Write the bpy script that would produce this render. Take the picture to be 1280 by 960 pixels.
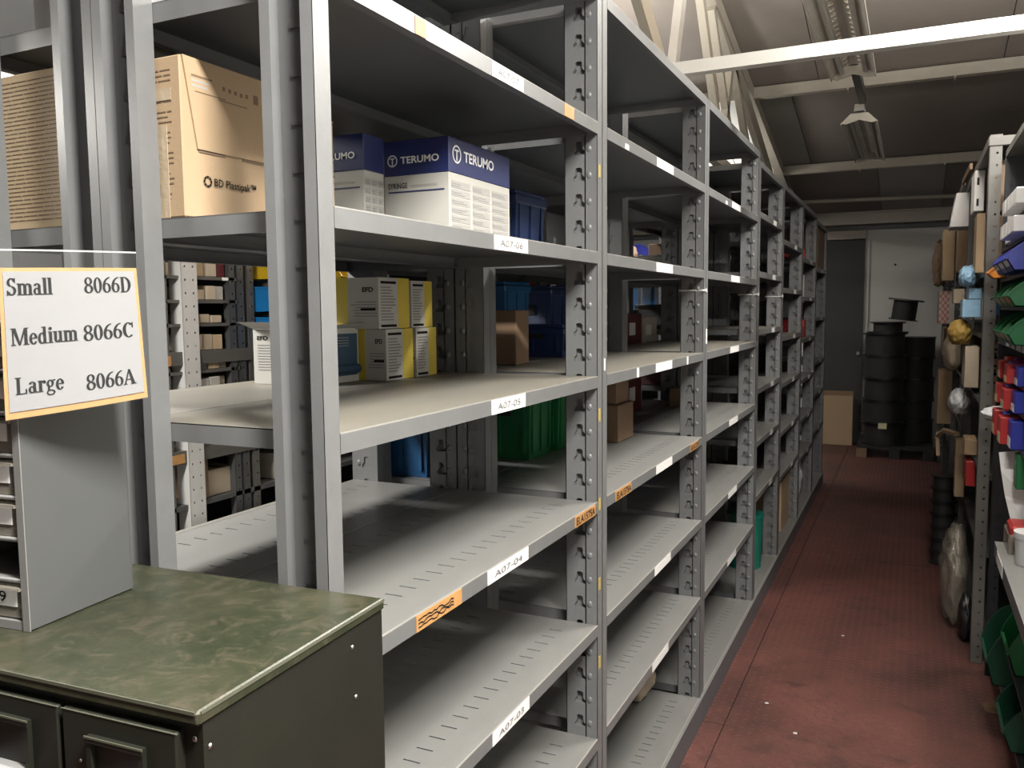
import bpy, bmesh, math, random
from math import sin, cos, pi, radians
from mathutils import Vector, Matrix
from mathutils.geometry import tessellate_polygon

for o in list(bpy.data.objects):
    bpy.data.objects.remove(o)
S = bpy.context.scene
COL = S.collection
RND = random.Random(7)

# ------------------------------------------------------------------ camera
cam_d = bpy.data.cameras.new('camera')
cam = bpy.data.objects.new('camera', cam_d)
COL.objects.link(cam)
cam_d.sensor_fit = 'HORIZONTAL'
cam_d.sensor_width = 36.0
cam_d.lens = 36.0 * 1053.1 / 1280.0
cam_d.clip_start = 0.02
_y, _p, _r = .4422, .0875, -.0094
_f = Vector((-sin(_y) * cos(_p), cos(_y) * cos(_p), -sin(_p)))
_rt = Vector((cos(_y), sin(_y), 0))
_up = _rt.cross(_f)
_r2 = _rt * cos(_r) + _up * sin(_r)
_u2 = -_rt * sin(_r) + _up * cos(_r)
M = Matrix(((_r2.x, _u2.x, -_f.x, .677), (_r2.y, _u2.y, -_f.y, 0), (_r2.z, _u2.z, -_f.z, 1.55), (0, 0, 0, 1)))
cam.matrix_world = M
S.camera = cam

# ------------------------------------------------------------------ world, exposure
W = bpy.data.worlds.new('world')
S.world = W
W.use_nodes = True
W.node_tree.nodes['Background'].inputs[0].default_value = (1.0, .97, .93, 1)
W.node_tree.nodes['Background'].inputs[1].default_value = .008
S.view_settings.view_transform = 'Standard'
S.view_settings.look = 'None'
S.view_settings.exposure = .62
S.view_settings.gamma = 1.0
S.view_settings.use_curve_mapping = False
# lamp powers (W) for the fixtures below; far, end and next are added fill
P_AISLE, P_MID, P_SIDE, FILL_FAR, FILL_END, FILL_NEXT = 128, 54, 48, 16, 18, 5
UPLIGHT = .7
LAMP_COL = (1.0, .965, .90)

# ------------------------------------------------------------------ materials
KA = .67                                                   # darkens every unlit colour so less bounced light fills the shade
def mat(name, col, rough=.5, metal=0.0, vary=None, dust=None, bump=None, spec=.5, alpha=None, emit=None, trans=None):
    m = bpy.data.materials.new(name)
    m.use_nodes = True
    nt = m.node_tree
    b = nt.nodes['Principled BSDF']
    k = 1.0 if emit else KA
    col = [c * k for c in col]
    if vary:
        vary = (vary[0], vary[1], [c * k for c in vary[2]])
    if dust:
        dust = ([c * k for c in dust[0]], dust[1], dust[2])
    c4 = tuple(col) + (1,)
    b.inputs['Base Color'].default_value = c4
    b.inputs['Roughness'].default_value = rough
    b.inputs['Metallic'].default_value = metal
    b.inputs['Specular IOR Level'].default_value = spec
    if trans is not None:
        b.inputs['Transmission Weight'].default_value = trans
    if alpha is not None:
        b.inputs['Alpha'].default_value = alpha
    if emit:
        b.inputs['Emission Color'].default_value = c4
        b.inputs['Emission Strength'].default_value = emit
    out = None
    def N(t, **k):
        n = nt.nodes.new(t)
        for a, v in k.items():
            setattr(n, a, v)
        return n
    tc = N('ShaderNodeTexCoord')
    if vary:
        scale, amt, col2 = vary
        n = N('ShaderNodeTexNoise')
        n.inputs['Scale'].default_value = scale
        n.inputs['Detail'].default_value = 6
        n.inputs['Roughness'].default_value = .62
        nt.links.new(tc.outputs['Object'], n.inputs['Vector'])
        r = N('ShaderNodeMapRange')
        r.inputs[1].default_value = .38
        r.inputs[2].default_value = .68
        r.inputs[4].default_value = amt
        nt.links.new(n.outputs['Fac'], r.inputs[0])
        mx = N('ShaderNodeMixRGB')
        mx.inputs[1].default_value = c4
        mx.inputs[2].default_value = tuple(col2) + (1,)
        nt.links.new(r.outputs[0], mx.inputs[0])
        out = mx.outputs[0]
    if dust:
        dcol, amt, dscale = dust
        g = N('ShaderNodeNewGeometry')
        sp = N('ShaderNodeSeparateXYZ')
        nt.links.new(g.outputs['Normal'], sp.inputs[0])
        r = N('ShaderNodeMapRange')
        r.inputs[1].default_value = .6
        r.inputs[2].default_value = .95
        nt.links.new(sp.outputs['Z'], r.inputs[0])
        mp = N('ShaderNodeMapping')
        mp.inputs['Scale'].default_value = (1, .35, 1)
        nt.links.new(tc.outputs['Object'], mp.inputs['Vector'])
        n = N('ShaderNodeTexNoise')
        n.inputs['Scale'].default_value = dscale
        n.inputs['Detail'].default_value = 8
        n.inputs['Roughness'].default_value = .7
        nt.links.new(mp.outputs[0], n.inputs['Vector'])
        r2 = N('ShaderNodeMapRange')
        r2.inputs[1].default_value = .3
        r2.inputs[2].default_value = .7
        r2.inputs[3].default_value = amt * .55
        r2.inputs[4].default_value = amt
        nt.links.new(n.outputs['Fac'], r2.inputs[0])
        mu = N('ShaderNodeMath', operation='MULTIPLY')
        nt.links.new(r.outputs[0], mu.inputs[0])
        nt.links.new(r2.outputs[0], mu.inputs[1])
        mx = N('ShaderNodeMixRGB')
        mx.inputs[1].default_value = c4
        if out:
            nt.links.new(out, mx.inputs[1])
        mx.inputs[2].default_value = tuple(dcol) + (1,)
        nt.links.new(mu.outputs[0], mx.inputs[0])
        out = mx.outputs[0]
    if out:
        nt.links.new(out, b.inputs['Base Color'])
    if bump:
        scale, st = bump
        n = N('ShaderNodeTexNoise')
        n.inputs['Scale'].default_value = scale
        n.inputs['Detail'].default_value = 4
        nt.links.new(tc.outputs['Object'], n.inputs['Vector'])
        bp = N('ShaderNodeBump')
        bp.inputs['Strength'].default_value = st
        bp.inputs['Distance'].default_value = .004
        nt.links.new(n.outputs['Fac'], bp.inputs['Height'])
        nt.links.new(bp.outputs[0], b.inputs['Normal'])
    return m

def floor_mat():
    m = bpy.data.materials.new('red_tread_plate')
    m.use_nodes = True
    nt = m.node_tree
    b = nt.nodes['Principled BSDF']
    L = nt.links.new
    def N(t, **k):
        n = nt.nodes.new(t)
        for a, v in k.items():
            setattr(n, a, v)
        return n
    def MA(op, a, c=None, v=None):
        n = N('ShaderNodeMath', operation=op)
        L(a, n.inputs[0])
        if c is not None:
            L(c, n.inputs[1])
        if v is not None:
            n.inputs[1].default_value = v
        return n.outputs[0]
    g = N('ShaderNodeNewGeometry')
    sp = N('ShaderNodeSeparateXYZ')
    L(g.outputs['Position'], sp.inputs[0])
    k = 1 / .034
    x = MA('MULTIPLY', sp.outputs['X'], v=k)
    y = MA('MULTIPLY', sp.outputs['Y'], v=k)
    par = MA('MODULO', MA('ABSOLUTE', MA('ADD', MA('FLOOR', x), MA('FLOOR', y))), v=2.0)
    fx = MA('SUBTRACT', MA('FRACT', x), v=.5)
    fy = MA('SUBTRACT', MA('FRACT', y), v=.5)
    # rotate 45 degrees, alternate direction per cell
    a = MA('ABSOLUTE', MA('ADD', fx, fy))
    c = MA('ABSOLUTE', MA('SUBTRACT', fx, fy))
    mixa = N('ShaderNodeMix')
    mixb = N('ShaderNodeMix')
    for mm, p, q in ((mixa, a, c), (mixb, c, a)):
        L(par, mm.inputs[0]); L(p, mm.inputs[2]); L(q, mm.inputs[3])
    d = MA('ADD', MA('MULTIPLY', mixa.outputs[0], v=1.45), MA('MULTIPLY', mixb.outputs[0], v=4.6))
    h = N('ShaderNodeMapRange')
    h.inputs[1].default_value = 1.0
    h.inputs[2].default_value = .62
    L(d, h.inputs[0])
    bp = N('ShaderNodeBump')
    bp.inputs['Strength'].default_value = .8
    bp.inputs['Distance'].default_value = .0028
    L(h.outputs[0], bp.inputs['Height'])
    L(bp.outputs[0], b.inputs['Normal'])
    n1 = N('ShaderNodeTexNoise')
    n1.inputs['Scale'].default_value = 1.7
    n1.inputs['Detail'].default_value = 8
    n1.inputs['Roughness'].default_value = .65
    L(g.outputs['Position'], n1.inputs['Vector'])
    r1 = N('ShaderNodeValToRGB')
    r1.color_ramp.elements[0].position = .33
    r1.color_ramp.elements[0].color = (.044, .021, .018, 1)
    r1.color_ramp.elements[1].position = .62
    r1.color_ramp.elements[1].color = (.118, .046, .038, 1)
    L(n1.outputs['Fac'], r1.inputs[0])
    n2 = N('ShaderNodeTexNoise')
    n2.inputs['Scale'].default_value = 9
    n2.inputs['Detail'].default_value = 6
    L(g.outputs['Position'], n2.inputs['Vector'])
    r2 = N('ShaderNodeMapRange')
    r2.inputs[1].default_value = .54
    r2.inputs[2].default_value = .75
    r2.inputs[4].default_value = .75
    L(n2.outputs['Fac'], r2.inputs[0])
    mx = N('ShaderNodeMixRGB')
    L(r2.outputs[0], mx.inputs[0])
    L(r1.outputs[0], mx.inputs[1])
    mx.inputs[2].default_value = (.018, .013, .012, 1)
    # tread tops worn lighter
    mx2 = N('ShaderNodeMixRGB')
    wr = MA('MULTIPLY', h.outputs[0], v=.3)
    L(wr, mx2.inputs[0])
    L(mx.outputs[0], mx2.inputs[1])
    mx2.inputs[2].default_value = (.19, .085, .07, 1)
    L(mx2.outputs[0], b.inputs['Base Color'])
    rr = N('ShaderNodeMapRange')
    rr.inputs[3].default_value = .5
    rr.inputs[4].default_value = .3
    L(h.outputs[0], rr.inputs[0])
    L(rr.outputs[0], b.inputs['Roughness'])
    return m

def green_top_mat():
    m = mat('worn_green_paint', (.026, .033, .017), .34, vary=(9, .85, (.062, .061, .037)), bump=(60, .15))
    nt = m.node_tree
    b = nt.nodes['Principled BSDF']
    src = b.inputs['Base Color'].links[0].from_socket
    tc = [n for n in nt.nodes if n.type == 'TEX_COORD'][0]
    n = nt.nodes.new('ShaderNodeTexNoise')
    n.inputs['Scale'].default_value = 26
    n.inputs['Detail'].default_value = 9
    n.inputs['Roughness'].default_value = .75
    n.inputs['Distortion'].default_value = 1.2
    nt.links.new(tc.outputs['Object'], n.inputs['Vector'])
    r = nt.nodes.new('ShaderNodeMapRange')
    r.inputs[1].default_value = .5
    r.inputs[2].default_value = .74
    r.inputs[4].default_value = .7
    nt.links.new(n.outputs['Fac'], r.inputs[0])
    mx = nt.nodes.new('ShaderNodeMixRGB')
    nt.links.new(r.outputs[0], mx.inputs[0])
    nt.links.new(src, mx.inputs[1])
    mx.inputs[2].default_value = (.085, .068, .050, 1)
    nt.links.new(mx.outputs[0], b.inputs['Base Color'])
    return m

STEEL = mat('grey_rack_steel', (.128, .140, .155), .42, vary=(14, .35, (.105, .108, .112)), dust=((.285, .278, .255), .8, 7), bump=(220, .05))
STEELD = mat('grey_dusty_steel', (.128, .140, .155), .45, vary=(14, .35, (.105, .108, .112)), dust=((.245, .225, .182), 1.0, 9), bump=(220, .05))
POSTM = mat('grey_post_steel', (.190, .195, .198), .38, vary=(18, .35, (.145, .148, .148)), bump=(220, .04))
GLINT = mat('painted_edge_glint', (.36, .355, .335), .35)  # lighter strip painted as the highlight along the shelf front edges
DARKSTEEL = mat('dark_grey_steel', (.085, .088, .090), .45, vary=(20, .4, (.06, .06, .06)))
ANGLE = mat('slotted_angle_grey', (.135, .13, .118), .45, vary=(20, .4, (.095, .09, .083)))
ANGLE_LIT = mat('slotted_angle_lit', (.72, .72, .70), .45, vary=(20, .3, (.6, .6, .58)))  # pale colour stands in for lamp light falling on this post
NAVY = mat('dark_navy_steel', (.018, .020, .026), .4)
WHITE = mat('white_label', (.95, .95, .94), .5)
INK = mat('black_ink', (.012, .012, .012), .8, spec=.1)
PENCIL = mat('grey_ink', (.19, .19, .2), .6)
ORANGE = mat('orange_tape', (.60, .32, .12), .5, vary=(60, .5, (.5, .25, .09)))
YELLOW = mat('yellow_paint_mark', (.55, .40, .08), .5)
KRAFT = mat('kraft_cardboard', (.47, .335, .205), .75, vary=(10, .35, (.42, .295, .175)), bump=(140, .08))
KRAFTL = mat('pale_kraft_cardboard', (.60, .46, .29), .75, vary=(10, .3, (.54, .405, .25)), bump=(140, .08))
KRAFTD = mat('brown_cardboard', (.26, .165, .10), .75, vary=(10, .4, (.21, .13, .075)))
CREAMBOX = mat('cream_cardboard', (.58, .49, .37), .7, vary=(25, .3, (.5, .42, .31)))
PRINT = mat('brown_print', (.20, .135, .085), .7)
TAPE = mat('clear_parcel_tape', (.5, .40, .28), .16, spec=.8, bump=(50, .5))
BLUEPRINT = mat('navy_blue_print', (.018, .028, .13), .45)
OFFWHITE = mat('off_white_board', (.55, .54, .50), .6)
GREYTEXT = mat('grey_print_block', (.42, .41, .39), .6)
YELLOWBOARD = mat('yellow_board', (.72, .56, .08), .5)
TEALBOX = mat('dark_teal_blue_board', (.025, .075, .13), .45)
BLUEP = mat('blue_plastic', (.012, .10, .26), .4)
BLUEBRIGHT = mat('bright_blue_plastic', (.008, .21, .56), .4)
NAVYP = mat('navy_plastic', (.022, .045, .14), .4)
ROYAL = mat('royal_blue_plastic', (.030, .045, .36), .35)
GREENP = mat('green_plastic', (.010, .15, .045), .38)
GREEND = mat('dark_green_plastic', (.012, .075, .042), .38)
TURQ = mat('teal_green_plastic', (.01, .21, .15), .4)
ORANGEP = mat('orange_plastic', (.75, .26, .03), .4)
YELLOWP = mat('yellow_plastic', (.80, .52, .02), .4)
CRIMSON = mat('crimson_plastic', (.42, .012, .05), .4)
REDP = mat('red_packet', (.48, .035, .035), .35)
MAROON = mat('maroon_board', (.12, .012, .018), .5)
BEIGEP = mat('beige_plastic', (.55, .50, .42), .45)
BLACKP = mat('black_plastic', (.010, .010, .011), .42)
BLACKM = mat('matt_black', (.013, .013, .013), .7)
CLEARBAG = mat('cloudy_polythene', (.30, .27, .22), .25, alpha=.5, bump=(14, .9))
GREYBAG = mat('grey_white_polythene', (.62, .64, .66), .3, bump=(16, .9))
BLUEBAG = mat('pale_blue_polythene', (.34, .58, .80), .3, bump=(16, .9))
PAPERW = mat('white_paper', (.62, .62, .62), .7, spec=.2)
SIGNPAPER = mat('sign_paper', (.36, .36, .37), .8, spec=.1, vary=(9, .3, (.31, .31, .32)))
PINKCHECK = mat('red_check_print', (.62, .20, .15), .6)
MUSTARD = mat('mustard_cloth', (.42, .27, .06), .7, bump=(25, .8))
FLOORM = floor_mat()
WALLW = mat('pale_plaster', (.82, .82, .78), .8, vary=(3, .4, (.68, .68, .65)), bump=(30, .1))
WALLD = mat('grey_wall_paint', (.20, .215, .225), .8, vary=(3, .4, (.16, .17, .18)))
DOORM = mat('dark_grey_door_paint', (.036, .038, .036), .6, vary=(4, .4, (.028, .030, .028)))
CREAM = mat('cream_painted_steel', (.60, .55, .46), .5, vary=(12, .4, (.50, .45, .37)))
WHITEST = mat('white_painted_steel', (.74, .73, .69), .4, vary=(12, .25, (.66, .65, .6)))
CEIL = [mat('ceiling_board_brown', (.47, .41, .365), .8, vary=(2.2, .6, (.39, .34, .30))),
        mat('ceiling_board_dark', (.29, .25, .222), .8, vary=(2.2, .6, (.235, .205, .18))),
        mat('ceiling_board_grey', (.44, .43, .41), .8, vary=(2.2, .5, (.37, .362, .345)))]
GREENTOP = green_top_mat()
GREENSIDE = mat('dark_green_paint', (.0135, .0148, .010), .42, vary=(10, .5, (.021, .022, .0155)), bump=(90, .06))
GREENEDGE = mat('rubbed_green_edge', (.12, .125, .09), .35)
CABGREY = mat('grey_enamel', (.105, .109, .109), .45, vary=(8, .25, (.093, .097, .097)))
CABLIGHT = mat('light_grey_enamel', (.24, .24, .235), .35)
CLEARPL = mat('smoky_clear_plastic', (.40, .37, .31), .15, spec=.7, alpha=.55)
SLEEVE = mat('clear_sleeve', (.30, .31, .31), .5, spec=.0, alpha=.045)
CHROME = mat('bright_screw', (.65, .65, .62), .25, metal=1.0)
TUBE = mat('lit_fluorescent_tube', (1.0, .97, .92), .4, emit=9)
TUBEOFF = mat('unlit_tube', (.70, .69, .64), .3)
REFLECT = mat('pale_reflector', (.95, .92, .82), .35, vary=(10, .3, (.52, .49, .42)))
STICKER_BLUE = mat('blue_sticker', (.10, .17, .55), .5)
NOTE = mat('pale_yellow_note', (.75, .72, .45), .6)
TIEW = mat('white_nylon_tie', (.75, .75, .73), .4)

# ------------------------------------------------------------------ mesh builder
_tc = {}
def text_data(s, bold=0.0):
    k = (s, bold)
    if k in _tc:
        return _tc[k]
    cu = bpy.data.curves.new('t', 'FONT')
    cu.body = s
    cu.size = 1.0
    cu.offset = bold
    cu.resolution_u = 3
    ob = bpy.data.objects.new('t', cu)
    COL.objects.link(ob)
    dg = bpy.context.evaluated_depsgraph_get()
    me = ob.evaluated_get(dg).to_mesh()
    v = [(p.co.x, p.co.y) for p in me.vertices]
    f = [tuple(p.vertices) for p in me.polygons]
    ob.evaluated_get(dg).to_mesh_clear()
    bpy.data.objects.remove(ob)
    bpy.data.curves.remove(cu)
    x0 = min(p[0] for p in v); x1 = max(p[0] for p in v)
    y0 = min(p[1] for p in v); y1 = max(p[1] for p in v)
    _tc[k] = ([(p[0] - x0, p[1] - y0) for p in v], f, x1 - x0, y1 - y0)
    return _tc[k]

X, Y, Z = Vector((1, 0, 0)), Vector((0, 1, 0)), Vector((0, 0, 1))

class B:
    def __init__(s):
        s.v, s.f, s.m, s.mats, s.smooth = [], [], [], [], []
    def mi(s, m):
        if m not in s.mats:
            s.mats.append(m)
        return s.mats.index(m)
    def add(s, vs, fs, m, smooth=False):
        o = len(s.v); k = s.mi(m)
        s.v += [tuple(p) for p in vs]
        for f in fs:
            s.f.append(tuple(i + o for i in f)); s.m.append(k); s.smooth.append(smooth)
        return s
    def box(s, x0, x1, y0, y1, z0, z1, m):
        vs = [(x, y, z) for z in (z0, z1) for y in (y0, y1) for x in (x0, x1)]
        return s.add(vs, [(0, 2, 3, 1), (4, 5, 7, 6), (0, 1, 5, 4), (2, 6, 7, 3), (0, 4, 6, 2), (1, 3, 7, 5)], m)
    def taper(s, x0, x1, y0, y1, z0, z1, t, m, cap=True):     # box narrower at its foot by t each side
        vs = [(x0 + t, y0 + t, z0), (x1 - t, y0 + t, z0), (x0 + t, y1 - t, z0), (x1 - t, y1 - t, z0),
              (x0, y0, z1), (x1, y0, z1), (x0, y1, z1), (x1, y1, z1)]
        fs = [(0, 2, 3, 1), (0, 1, 5, 4), (2, 6, 7, 3), (0, 4, 6, 2), (1, 3, 7, 5)]
        if cap:
            fs.append((4, 5, 7, 6))
        return s.add(vs, fs, m)
    def cbox(s, x0, x1, y0, y1, z0, z1, m, c=.004):            # box with chamfered edges
        bm = bmesh.new()
        r = bmesh.ops.create_cube(bm, size=1)
        for v in bm.verts:
            v.co = Vector(((x0 + x1) / 2 + v.co.x * (x1 - x0), (y0 + y1) / 2 + v.co.y * (y1 - y0), (z0 + z1) / 2 + v.co.z * (z1 - z0)))
        bmesh.ops.bevel(bm, geom=list(bm.edges), offset=min(c, (x1 - x0) / 3, (y1 - y0) / 3, (z1 - z0) / 3), segments=1, affect='EDGES')
        bm.verts.index_update()
        s.add([v.co.copy() for v in bm.verts], [tuple(v.index for v in f.verts) for f in bm.faces], m)
        bm.free()
        return s
    def quad(s, o, u, v, w, h, m, off=.0006):
        n = u.cross(v).normalized() * off
        o = Vector(o) + n
        return s.add([o, o + u * w, o + u * w + v * h, o + v * h], [(0, 1, 2, 3)], m)
    def text(s, t, o, u, v, h, m, bold=0.0, off=.0012, width=None, shear=0):
        vs, fs, w, hh = text_data(t, bold)
        k = h / hh
        kx = width / w if width else k
        n = u.cross(v).normalized() * off
        o = Vector(o) + n
        return s.add([o + u * ((p[0] + shear * p[1]) * kx) + v * (p[1] * k) for p in vs], fs, m)
    def cyl(s, a, b, r, m, seg=12, r2=None, caps=True):
        a, b = Vector(a), Vector(b)
        d = (b - a).normalized()
        e = d.orthogonal().normalized(); g = d.cross(e)
        r2 = r if r2 is None else r2
        vs = []
        for p, q in ((a, r), (b, r2)):
            for i in range(seg):
                t = 2 * pi * i / seg
                vs.append(p + (e * cos(t) + g * sin(t)) * q)
        s.add(vs, [(i, (i + 1) % seg, seg + (i + 1) % seg, seg + i) for i in range(seg)], m, True)
        if caps:
            s.add(vs, [tuple(range(seg))[::-1], tuple(range(seg, 2 * seg))], m)
        return s
    def bar(s, a, b, w, h, m, up=None):                        # rectangular bar between two points
        a, b = Vector(a), Vector(b)
        d = (b - a).normalized()
        up = up or (Z if abs(d.z) < .9 else X)
        e = d.cross(up).normalized(); g = e.cross(d)
        vs = [p + e * (i * w / 2) + g * (j * h / 2) for p in (a, b) for j in (-1, 1) for i in (-1, 1)]
        return s.add(vs, [(0, 2, 3, 1), (4, 5, 7, 6), (0, 1, 5, 4), (2, 6, 7, 3), (0, 4, 6, 2), (1, 3, 7, 5)], m)
    def prism(s, prof, ax, a0, a1, m):                          # 2-D profile extruded along axis ax ('x','y','z')
        n = len(prof)
        def P(p, a):
            return {'x': (a, p[0], p[1]), 'y': (p[0], a, p[1]), 'z': (p[0], p[1], a)}[ax]
        vs = [P(p, a0) for p in prof] + [P(p, a1) for p in prof]
        s.add(vs, [(i, (i + 1) % n, n + (i + 1) % n, n + i) for i in range(n)], m)
        tri = tessellate_polygon([[Vector((p[0], p[1], 0)) for p in prof]])
        s.add(vs, [tuple(t) for t in tri] + [tuple(i + n for i in t) for t in tri], m)
        return s
    def dome(s, c, ex, ey, n, rx, ry, h, m, seg=8, rings=3):    # flattened half ellipsoid
        c = Vector(c)
        vs = []
        for j in range(rings):
            t = j / rings * pi / 2
            for i in range(seg):
                a = 2 * pi * i / seg
                vs.append(c + ex * (rx * cos(t) * cos(a)) + ey * (ry * cos(t) * sin(a)) + n * (h * sin(t)))
        vs.append(c + n * h)
        fs = [(j * seg + i, j * seg + (i + 1) % seg, (j + 1) * seg + (i + 1) % seg, (j + 1) * seg + i) for j in range(rings - 1) for i in range(seg)]
        fs += [((rings - 1) * seg + i, (rings - 1) * seg + (i + 1) % seg, rings * seg) for i in range(seg)]
        return s.add(vs, fs, m, True)
    def holed(s, w0, w1, z0, z1, hole, put, m, depth=0.0):      # rectangle with a hole; put(u, z, d) gives the 3-D point
        outer = [(w0, z0), (w1, z0), (w1, z1), (w0, z1)]
        tri = tessellate_polygon([[Vector((p[0], p[1], 0)) for p in outer], [Vector((p[0], p[1], 0)) for p in hole]])
        pts = outer + list(hole)
        s.add([put(p[0], p[1], 0) for p in pts], [tuple(t) for t in tri], m)
        if depth:
            n = len(hole)
            s.add([put(p[0], p[1], 0) for p in hole] + [put(p[0], p[1], depth) for p in hole],
                  [(i, (i + 1) % n, n + (i + 1) % n, n + i) for i in range(n)], m)
        return s
    def me(s, name):
        me = bpy.data.meshes.new(name)
        me.from_pydata(s.v, [], s.f)
        for m in s.mats:
            me.materials.append(m)
        me.polygons.foreach_set('material_index', s.m)
        me.polygons.foreach_set('use_smooth', s.smooth)
        me.update()
        return me
    def build(s, name, parent=None):
        return ob(name, s.me(name), parent)

def ob(name, me, parent=None):
    o = bpy.data.objects.new(name, me)
    COL.objects.link(o)
    if parent:
        o.parent = parent
    return o

def tag(o, label, cat, group=None):
    o['label'] = label
    o['category'] = cat
    if group:
        o['group'] = group
    return o

def thing(name, label, cat, loc=(0, 0, 0), rz=0, group=None):
    o = ob(name, None)
    o.location = loc
    o.rotation_euler = (0, 0, rz)
    return tag(o, label, cat, group)

def struct(o):
    o['kind'] = 'structure'
    return o

def area_light(name, parent, loc, sx, sy, power, rot=(0, 0, 0), col=LAMP_COL):
    l = bpy.data.lights.new(name, 'AREA')
    l.shape = 'RECTANGLE'
    l.size, l.size_y, l.energy, l.color = sx, sy, power, col
    o = bpy.data.objects.new(name, l)
    COL.objects.link(o)
    o.parent = parent
    o.location = loc
    o.rotation_euler = rot
    return o

# ------------------------------------------------------------------ setting: floor of tread plates
XL, XR, Y0R, YE = -3.0, 2.4, -4.0, 10.3
flo = struct(B().box(XL, XR, Y0R, YE, -.06, -.008, BLACKM).build('floor'))
xs = [-3.0, -1.76, -.545, .088, 1.3, 2.4]
ys = [-4.0, -1.8, .62, 3.068, 5.5, 7.94, 10.3]
for i in range(5):
    for j in range(6):
        g = .0022
        B().cbox(xs[i] + g, xs[i + 1] - g, ys[j] + g, ys[j + 1] - g, -.008, RND.uniform(-.0008, 0), FLOORM, .0005).build('floor_plate', flo)

# walls
struct(B().box(XL, XR, YE, YE + .1, 0, 3.0, WALLW).build('wall_end'))
struct(B().box(XL - .1, XL, Y0R, YE, 0, 5.2, WALLD).build('wall_left'))
struct(B().box(XR, XR + .1, Y0R, YE, 0, 5.2, WALLW).build('wall_right'))
struct(B().box(.19, .235, YE - .03, YE, 0, 2.29, WALLW).build('trim_1'))             # vertical edge beside the door
dr = struct(B().cbox(-.235, .185, YE - .05, YE, .012, 2.30, DOORM, .006).build('door_1'))
B().box(-.25, -.222, YE - .065, YE - .002, 0, 2.30, DOORM).box(.16, .19, YE - .065, YE - .002, 0, 2.30, DOORM).build('door_frame', dr)
B().cyl((.145, YE - .085, 1.03), (.145, YE - .05, 1.03), .02, CHROME, 10).build('door_knob', dr)
struct(B().box(-.29, .20, YE - .07, YE, 2.305, 2.40, CREAM).build('trim_2'))          # pale lintel over the door
struct(B().box(XL, XR, YE - .06, YE, 2.405, 2.44, WALLD).build('trim_3'))
eb = struct(B().box(XL, XR, YE - .16, YE - .02, 2.475, 2.60, CREAM).build('trim_4'))   # eaves beam
B().box(XL, XR, YE - .19, YE - .165, 2.575, 2.62, CREAM).box(XL, XR, YE - .19, YE - .165, 2.455, 2.49, CREAM).build('beam_flange', eb)
B().cyl((.50, YE - .001, 2.01), (.50, YE - .03, 2.01), .012, BLACKM, 8).build('wall_fixing', bpy.data.objects['wall_end'])

# sloped ceiling of boards between purlins
def cz(y):
    return 2.55 + .2 * (YE - y)
cl = struct(B().add([(XL, Y0R, cz(Y0R) + .06), (XR, Y0R, cz(Y0R) + .06), (XR, YE, cz(YE) + .06), (XL, YE, cz(YE) + .06)], [(0, 1, 2, 3)], CEIL[1]).build('ceiling'))
PUR = [-4.0, .02, 1.72, 3.42, 5.13, 6.847, 8.56, 10.3]
rows = {6: ([-3, -1.6, -.9, .35, .93, 2.4], [1, 2, 1, 2, 1]), 5: ([-3, -1.7, -.9, -.22, 1.5, 2.4], [1, 0, 2, 1, 0]), 4: ([-3, -1.4, .0, 1.2, 2.4], [1, 0, 0, 0])}
for j in range(7):
    px, pm = rows.get(j, ([-3, -1.5, 0, 1.3, 2.4], [1, 0, 0, 1]))
    for i in range(len(px) - 1):
        a, b = PUR[j] + .004, PUR[j + 1] - .004
        dz = RND.uniform(0, .006)
        x0, x1 = px[i] + .003, px[i + 1] - .003
        vs = [(x, y, cz(y) + dz + t) for t in (0, .03) for y in (a, b) for x in (x0, x1)]
        B().add(vs, [(0, 2, 3, 1), (4, 5, 7, 6), (0, 1, 5, 4), (2, 6, 7, 3), (0, 4, 6, 2), (1, 3, 7, 5)], CEIL[pm[i]]).build('ceiling_board', cl)
for k, y in enumerate(PUR[3:7]):
    z = cz(y)
    p = struct(B().box(XL, XR, y - .035, y + .035, z - .085, z - .004, CREAM).build('trim_%d' % (5 + k)))
    for xx in ((-.1, .35, 1.05) if k < 2 else (.2, .9)):
        B().box(xx, xx + .012, y - .04, y + .04, z - .1, z - .005, CREAM).build('clip', p)
struct(B().cyl((XL, 9.30, 2.69), (XR, 9.78, 2.635), .02, CREAM, 8).build('trim_9'))    # conduit

# roof truss over the racks and the tie bar across the aisle
tr = thing('roof_truss', 'cream steel lattice roof truss rising behind the grey racks', 'truss', (0, 0, 0))
def mem(a, b, w, m):
    B().bar((-.5,) + a, (-.5,) + b, w, .045, m, X).build('lattice_bar', tr)
B().bar((-.5, 2.2, cz(2.2) - .06), (-.5, 9.9, cz(9.9) - .06), .07, .09, CREAM).build('top_chord', tr)
B().bar((-.5, 2.2, 2.56), (-.5, 9.9, 2.45), .06, .06, CREAM).build('bottom_chord', tr)
mem((3.62, 3.15), (4.50, 2.62), .11, CREAM)
mem((4.74, 3.42), (4.42, 2.60), .075, WHITEST)  # whiter than the other bars, painting in the light of the nearby lamp
mem((5.0, 3.52), (5.75, 2.60), .07, CREAM)
mem((5.50, 3.46), (7.9, 2.70), .13, CREAM)
mem((5.42, 3.40), (6.15, 2.62), .05, CREAM)
mem((6.05, 3.24), (5.78, 2.60), .06, CREAM)
mem((6.15, 3.22), (6.95, 2.60), .06, CREAM)
tag(B().bar((-.62, 3.4, 2.493), (2.38, 3.4, 2.50), .05, .048, WHITEST).build('tie_bar'),
    'long white steel tie bar crossing above the aisle', 'beam')

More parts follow.
